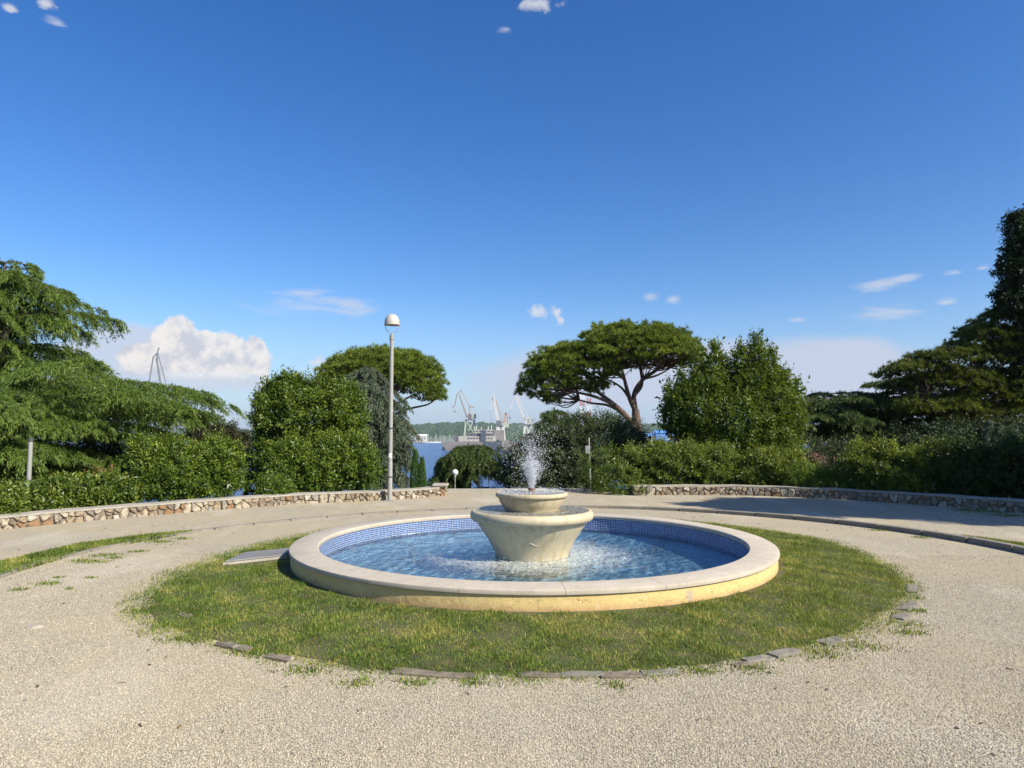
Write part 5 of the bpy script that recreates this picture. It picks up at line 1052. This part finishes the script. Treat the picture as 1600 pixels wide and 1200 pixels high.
for z, ln in ((2.55, 2.9), (2.0, 3.3), (1.35, 3.0), (.75, 2.6)):
    for az in np.linspace(R(35), R(175), 6): bo.append((z + rng.normal() * .1, az + rng.normal() * .1, ln * rng.uniform(.8, 1.05), .22, .36 * rng.uniform(.8, 1.2)))
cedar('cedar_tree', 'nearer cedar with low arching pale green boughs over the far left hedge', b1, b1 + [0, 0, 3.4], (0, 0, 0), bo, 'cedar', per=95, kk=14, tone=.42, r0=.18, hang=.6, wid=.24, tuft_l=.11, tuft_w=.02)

# ---------------------------------------------------------------- shipyard, shore and cranes
def crane(label, D, paint, legs, house, boom, jib, tie, hook, frame=None, colr=('crane_grey', 'crane_rust'), w=(2.2, 1.3), depth=6):
    P = lambda q, dy=0: np.array(at(q[0], q[1], D + dy)); base = P(legs[0]); base[2] = SEA
    root = thing('portal_crane', label, 'crane', base)
    if legs:
        (bx0, bx1, tx0, tx1, yb, yt) = legs[1]
        for (a, c_) in ((bx0, tx0), (bx1, tx1)):
            for dy in (-depth, depth):
                pa = P((a, yb), dy); pa[2] = SEA + 2; MB().bar(pa, P((c_, yt), dy * .6), w[0] * 1.1, w[0]).build('portal_leg', M[paint], root)
        b_ = MB(); p0 = P((tx0 - 1, yt + .8)); p1 = P((tx1 + 1, yt - .8)); b_.box((p0[0], D - depth, p0[2]), (p1[0], D + depth, p1[2])).build('slewing_platform', M['crane_grey'], root)
        b_ = MB()
        for dy in (-depth, depth): b_.bar(P((bx0 * .6 + bx1 * .4, yb * .5 + yt * .5), dy * .8), P((tx1, yt), dy * .6), w[0] * .6); b_.bar(P((bx1 * .8 + bx0 * .2, yb * .6 + yt * .4), dy * .8), P((tx0, yt), dy * .6), w[0] * .6)
        b_.build('brace', M[paint], root)
    for (x0_, x1_, y0_, y1_, mm) in house:
        a, c_ = P((x0_, y1_)), P((x1_, y0_)); MB().box((a[0], D - depth * .7, a[2]), (c_[0], D + depth * .7, c_[2])).build('machine_house', M[mm], root)
    for nm, pts, ww, mm in (('boom', boom, w[0], colr[0]), ('jib', jib, w[1], colr[0]), ('tie_bar', tie, w[1] * .8, colr[1])):
        b_ = MB()
        for u_, v_ in zip(pts[:-1], pts[1:]):
            for dy in (-1.6, 1.6): b_.bar(P(u_, dy), P(v_, dy), ww, ww * .75)
        b_.build(nm, M[mm], root)
    if frame:
        b_ = MB()
        for u_, v_ in zip(frame[:-1], frame[1:]):
            for dy in (-2, 2): b_.bar(P(u_, dy), P(v_, dy), w[1] * 1.2)
        for u_ in frame: b_.bar(P(u_, -2.2), P(u_, 2.2), w[1])
        b_.build('mast_frame', M[colr[1]], root)
    if hook:
        b_ = MB(); b_.bar(P(jib[-1]), P(hook), .3); hp = P(hook); b_.box((hp[0] - 1, D - 1, hp[2] - 2), (hp[0] + 1, D + 1, hp[2])); b_.build('hook', M['crane_grey'], root)
    return root
M['deck_grey'] = simple('weathered_deck_paint', (.46, .43, .38), (.30, .28, .25), .3, .8, 0); M['crane_pale'] = simple('pale_steel', (.22, .235, .24), (.17, .18, .185), .3, .6, 0); M['crane_white'] = simple('white_crane_paint', (.56, .55, .52), (.44, .43, .41), .3, .6, 0); M['crane_tan'] = simple('tan_crane_paint', (.30, .24, .20), (.22, .18, .15), .3, .8, 0)
crane('greenish portal crane standing on four splayed legs left of the other cranes', 960, 'crane_green', [(733, 688), (724, 744, 728, 741, 690, 656)], [(731.5, 737, 647, 655, 'crane_grey'), (737, 744, 646.5, 654, 'crane_green')], [(729.5, 652), (717.5, 616.5)], [(721, 609), (714, 616), (710.5, 634.5), (706.5, 635.5)], [(720.7, 611), (733.5, 635)], (710.5, 642), [(734, 648), (733.5, 635), (740, 637)], ('crane_tan', 'crane_rust'))
crane('rust and white portal crane leaning over the ship in the middle', 940, 'crane_white', [(782, 688), (777, 789, 778, 786, 690, 666)], [(775.5, 783, 657, 665, 'crane_grey'), (784, 795, 661, 668, 'crane_green')], [(777.5, 657), (771.5, 619)], [(772, 614), (769.5, 624), (766.5, 640)], [(773.5, 622), (786.5, 661)], (768, 660), [(788, 662), (790, 645), (793, 650), (793, 664)], ('crane_white', 'crane_rust'), (4.0, 1.8))
crane('white luffing crane partly hidden by the shrub right of the spray', 1000, 'crane_white', [(824, 688), (818, 832, 820, 830, 690, 664)], [(820, 830, 652, 663, 'crane_white')], [(819.5, 655), (806, 621)], [(809, 617), (804, 622), (796, 640)], [(808.5, 618), (824, 650)], (796.5, 652), None, ('crane_white', 'crane_white'), (3.2, 1.6))
crane('tall thin grey crane showing above the big left cedar', 450, 'crane_grey', [(262, 690), (252, 275, 256, 271, 700, 655)], [(254, 275, 643, 655, 'crane_grey')], [(258, 643), (244.8, 561)], [(248.5, 543), (245.5, 552), (239.5, 558), (231, 610), (227.5, 611)], [(247.5, 555), (271, 643)], None, [(244.8, 561), (247, 552)], ('crane_pale', 'crane_pale'), (1.3, .7), 3)
# ship under repair beside the quay
D = 930.
ship = thing('ship', 'long grey ship hull with stacked decks below the cranes', 'ship', (at(760, 690, D)[0], D, SEA))
def bx(px0, px1, py0, py1, dy0, dy1): a, c_ = at(px0, py1, D + dy0), at(px1, py0, D + dy0); return (a[0], D + dy0, a[2]), (c_[0], D + dy1, c_[2])
a = at(692, 702, D); c_ = at(812, 690, D)
MB().add([(a[0] + 6, D - 9, SEA), (c_[0], D - 9, SEA), (c_[0], D + 9, SEA), (a[0] + 6, D + 9, SEA), (a[0] - 2, D - 9, SEA + 9.5), (c_[0], D - 10, SEA + 11), (c_[0], D + 10, SEA + 11), (a[0] - 2, D + 9, SEA + 9.5)], [(0,3,2,1),(4,5,6,7),(0,1,5,4),(1,2,6,5),(2,3,7,6),(3,0,4,7)]).build('hull', M['hull_grey'], ship)
for (p, mm, nm) in (((690, 760, 689.5, 693, -9, 8), 'hull_grey', 'deck'), ((716, 775, 681.5, 689.5, -8, 8), 'deck_grey', 'deck'), ((728, 772, 677, 681.5, -6, 8), 'crane_grey', 'deck'), ((742, 772, 671.5, 677, -5, 7), 'deck_grey', 'deck'), ((751, 759, 672, 690, -9.5, -8.2), 'hull_blue', 'panel'), ((707, 716, 682, 688, -7, 7), 'crane_grey', 'deck'), ((772, 788, 672, 688, -6, 6), 'hull_grey', 'deck')):
    MB().box(*bx(*p)).build(nm, M[mm], ship)
for py in (674, 679.2, 684.5):
    for px in np.arange(731, 770, 4.5): MB().box(*bx(px, px + 2.6, py - .6, py + .9, -8.4 if py > 682 else (-6.3 if py > 677 else -5.3), -7.9 if py > 682 else (-5.9 if py > 677 else -4.9))).build('window', M['glass'], ship)
for px, py in ((745, 664), (752, 667), (763, 666), (768, 664)): MB().bar(at(px, 673, D), at(px, py, D), .7).build('mast', M['white_paint'], ship)
D = 905.
dock = thing('floating_dock', 'dark blue dock wall with a red lower band in front of the ship', 'dock', (at(790, 700, D)[0], D, SEA))
MB().box(*bx(754, 784, 690, 706, -6, 8)).build('hull', M['hull_blue'], dock); MB().box(*bx(784.2, 796, 688, 704, -5, 8)).build('side_wall', M['hull_grey'], dock); MB().box(*bx(735, 753.8, 696, 704, -5, 8)).build('red_band', M['hull_red'], dock)
D = 980.
MB().box((at(690, 700, D)[0], D + 6, SEA - 3), (at(1120, 700, D)[0], D + 70, SEA + 4)).build('quay', M['quay'])['kind'] = 'structure'
def building(label, D, body, roof, wins=(), mats=('white_wall', 'blue_roof')):
    a, c_ = at(body[0], body[3], D), at(body[1], body[2], D); root = thing('building', label, 'building', ((a[0] + c_[0]) / 2, D, a[2])); dp = max(8, (c_[0] - a[0]) * .4)
    MB().box((a[0], D, a[2] - 6), (c_[0], D + dp, c_[2])).build('wall', M[mats[0]], root)
    r0, r1 = at(roof[0], roof[3], D), at(roof[1], roof[2], D); x0_, x1_, z0_, z1_ = r0[0], r1[0], r0[2], r1[2]
    MB().add([(x0_, D - .8, z0_), (x1_, D - .8, z0_), (x1_, D + dp + .8, z0_), (x0_, D + dp + .8, z0_), (x0_, D + dp / 2, z1_), (x1_, D + dp / 2, z1_)], [(0, 1, 5, 4), (2, 3, 4, 5), (0, 4, 3), (1, 2, 5), (0, 3, 2, 1)]).build('roof', M[mats[1]], root)
    for (x, y, w_, h_) in wins:
        p0, p1 = at(x, y + h_, D), at(x + w_, y, D); MB().box((p0[0], D - .12, p0[2]), (p1[0], D + .2, p1[2])).build('window', M['glass'], root)
    return root
D = 620.
building('long blue roofed shed right of the umbrella pine trunk', 620., (1024, 1064, 680, 700), (1022, 1066, 674, 680.5), [(1027, 683, 3, 5), (1047, 684, 2.5, 6), (1054, 684, 2.5, 6)], ('white_wall', 'blue_roof'))
building('pale shed with bright blue roof just right of the pine trunk', 640., (1004, 1024, 680, 700), (1003, 1025.5, 677, 681), [(1008, 684, 3, 4), (1014, 684, 3, 4)], ('white_paint', 'blue_roof'))
building('small raised blue hall above the long shed', 600., (1025, 1042, 676, 680), (1024.5, 1042.5, 672.5, 676.3), (), ('blue_roof', 'blue_roof'))
building('low pale quayside house with orange wall near the right laurel', 610., (1057, 1072, 681, 697), (1056, 1073, 678, 681.5), [(1060, 685, 2, 3)], ('crane_tan', 'white_paint'))
building('long pale harbour building on the far shore left of the marina masts', 1850., (640, 666, 681, 690), (639.5, 667, 678.5, 681.4), [(643 + 4 * k_, 683.5, 1.6, 3) for k_ in range(6)], ('white_wall', 'white_paint'))
building('square white tower house on the far shore', 1840., (644, 650, 675, 683), (643.5, 650.5, 673.8, 675.4), [(646, 677.5, 1.4, 2)], ('white_paint', 'roof_tile'))
D = 2050.; q = at(1048, 672, D); dm = thing('dome_building', 'white dome standing on the wooded far hill', 'building', q); MB().lathe([(9, -8), (9, 6)] + [(max(.01, 9 * math.cos(t)), 6 + 12 * math.sin(t)) for t in np.linspace(.1, 1.57, 7)], q, 14).build('dome', M['white_paint'], dm, True); MB().lathe([(10, -12), (10, -7.9)], q, 14).build('base', M['white_wall'], dm)
# sailing boats in the far marina
D = 1780.; boat = None
for k_ in range(26):
    px = 666 + k_ * 1.75 + rng.uniform(-.5, .5); d = D + rng.uniform(-40, 40); x = at(px, 690, d)[0]
    if boat is None:
        b_ = MB(); b_.add([(-6, -1.6, 0), (6, -1.6, 0), (6, 1.6, 0), (-6, 1.6, 0), (-6.3, -1.9, 1.6), (7.6, -.4, 1.9), (7.6, .4, 1.9), (-6.3, 1.9, 1.6)], [(0,3,2,1),(4,5,6,7),(0,1,5,4),(1,2,6,5),(2,3,7,6),(3,0,4,7)])
        boat = b_.build('sailboat', M['white_paint']); tag(boat, 'white sailing boat with bare mast moored in the far marina', 'sailboat', 'sailing boats moored in the far marina'); MB().bar((0.5, 0, 1.6), (.5, 0, 17), .55, .35).build('mast', M['white_paint'], boat); o = boat
    else: o = copy_tree(boat)
    o.location = (x, d, SEA); s_ = rng.uniform(.8, 1.25); o.scale = (s_, s_, s_ * rng.uniform(.7, 1.1)); o.rotation_euler = (0, 0, rng.uniform(-.5, .5))
# red and white lattice masts behind the umbrella pine
def lattice(label, px, py0, D, w, bands):
    x = at(px, 690, D)[0]; z1 = at(px, py0, D)[2]; z0 = SEA + 2; root = thing('lattice_mast', label, 'mast', (x, D, z0)); n_ = bands
    for k_ in range(n_):
        za, zb = z0 + (z1 - z0) * k_ / n_, z0 + (z1 - z0) * (k_ + 1) / n_; b_ = MB()
        for sx in (-1, 1):
            for sy in (-1, 1): b_.bar((x + sx * w, D + sy * w, za), (x + sx * w, D + sy * w, zb), .55)
        for sy in (-1, 1): b_.bar((x - w, D + sy * w, za), (x + w, D + sy * w, zb), .35); b_.bar((x + w, D + sy * w, za), (x - w, D + sy * w, zb), .35)
        b_.build('mast_section', M['mast_red' if k_ % 2 else 'white_paint'], root)
lattice('red and white lattice mast left of the pine trunk', 910, 615, 800., 2.2, 9)
lattice('shorter red and white lattice mast closer to the pine trunk', 921, 622, 820., 2.0, 8)
# house below the right cedar, roof showing between the hedges
D = 48.; p0, p1 = at(1258, 733, D), at(1325, 716, D)
hs = thing('house', 'house with a dull red roof glimpsed under the spreading cedar', 'house', (p0[0], D, -6)); MB().box((p0[0], D, -8), (p1[0], D + 7, p0[2] - .1)).build('wall', M['white_wall'], hs)
MB().add([(p0[0] - .4, D - .5, p0[2] - .12), (p1[0] + .4, D - .5, p0[2] - .12), (p1[0] + .4, D + 7.5, p0[2] - .12), (p0[0] - .4, D + 7.5, p0[2] - .12), (p0[0] - .4, D + 3.5, p1[2] + .4), (p1[0] + .4, D + 3.5, p1[2] + .4)], [(0, 1, 5, 4), (2, 3, 4, 5), (0, 4, 3), (1, 2, 5), (0, 3, 2, 1)]).build('roof', M['roof_tile'], hs)
# pale twin mast behind the right cedar
D = 60.; tw = thing('twin_mast', 'pale twin bar mast sticking out beside the right cedar top', 'mast', at(1387, 620, D)); z1 = at(1387, 587, D)[2]
for px in (1385, 1390): x = at(px, 600, D)[0]; MB().bar((x, D, terrain_z(x, D)), (x, D, z1), .12).build('bar', M['white_paint'], tw)
xa, xb = at(1385, 600, D)[0], at(1390, 600, D)[0]; b_ = MB()
for py in (590, 597, 604): z = at(1387, py, D)[2]; b_.bar((xa, D, z), (xb, D, z), .07)
b_.build('rung', M['white_paint'], tw)

# ---------------------------------------------------------------- air
m = bpy.data.materials.new('air_haze'); m.use_nodes = True; nt = m.node_tree; nt.nodes.clear(); o_ = nt.nodes.new('ShaderNodeOutputMaterial'); v_ = nt.nodes.new('ShaderNodeVolumePrincipled')
v_.inputs['Color'].default_value = (.80, .87, 1, 1); v_.inputs['Density'].default_value = 8e-5; v_.inputs['Anisotropy'].default_value = .2; nt.links.new(v_.outputs[0], o_.inputs['Volume'])
tag(MB().box((-7100, -500, -28), (7100, 7100, 95)).build('haze', m), kind='stuff')
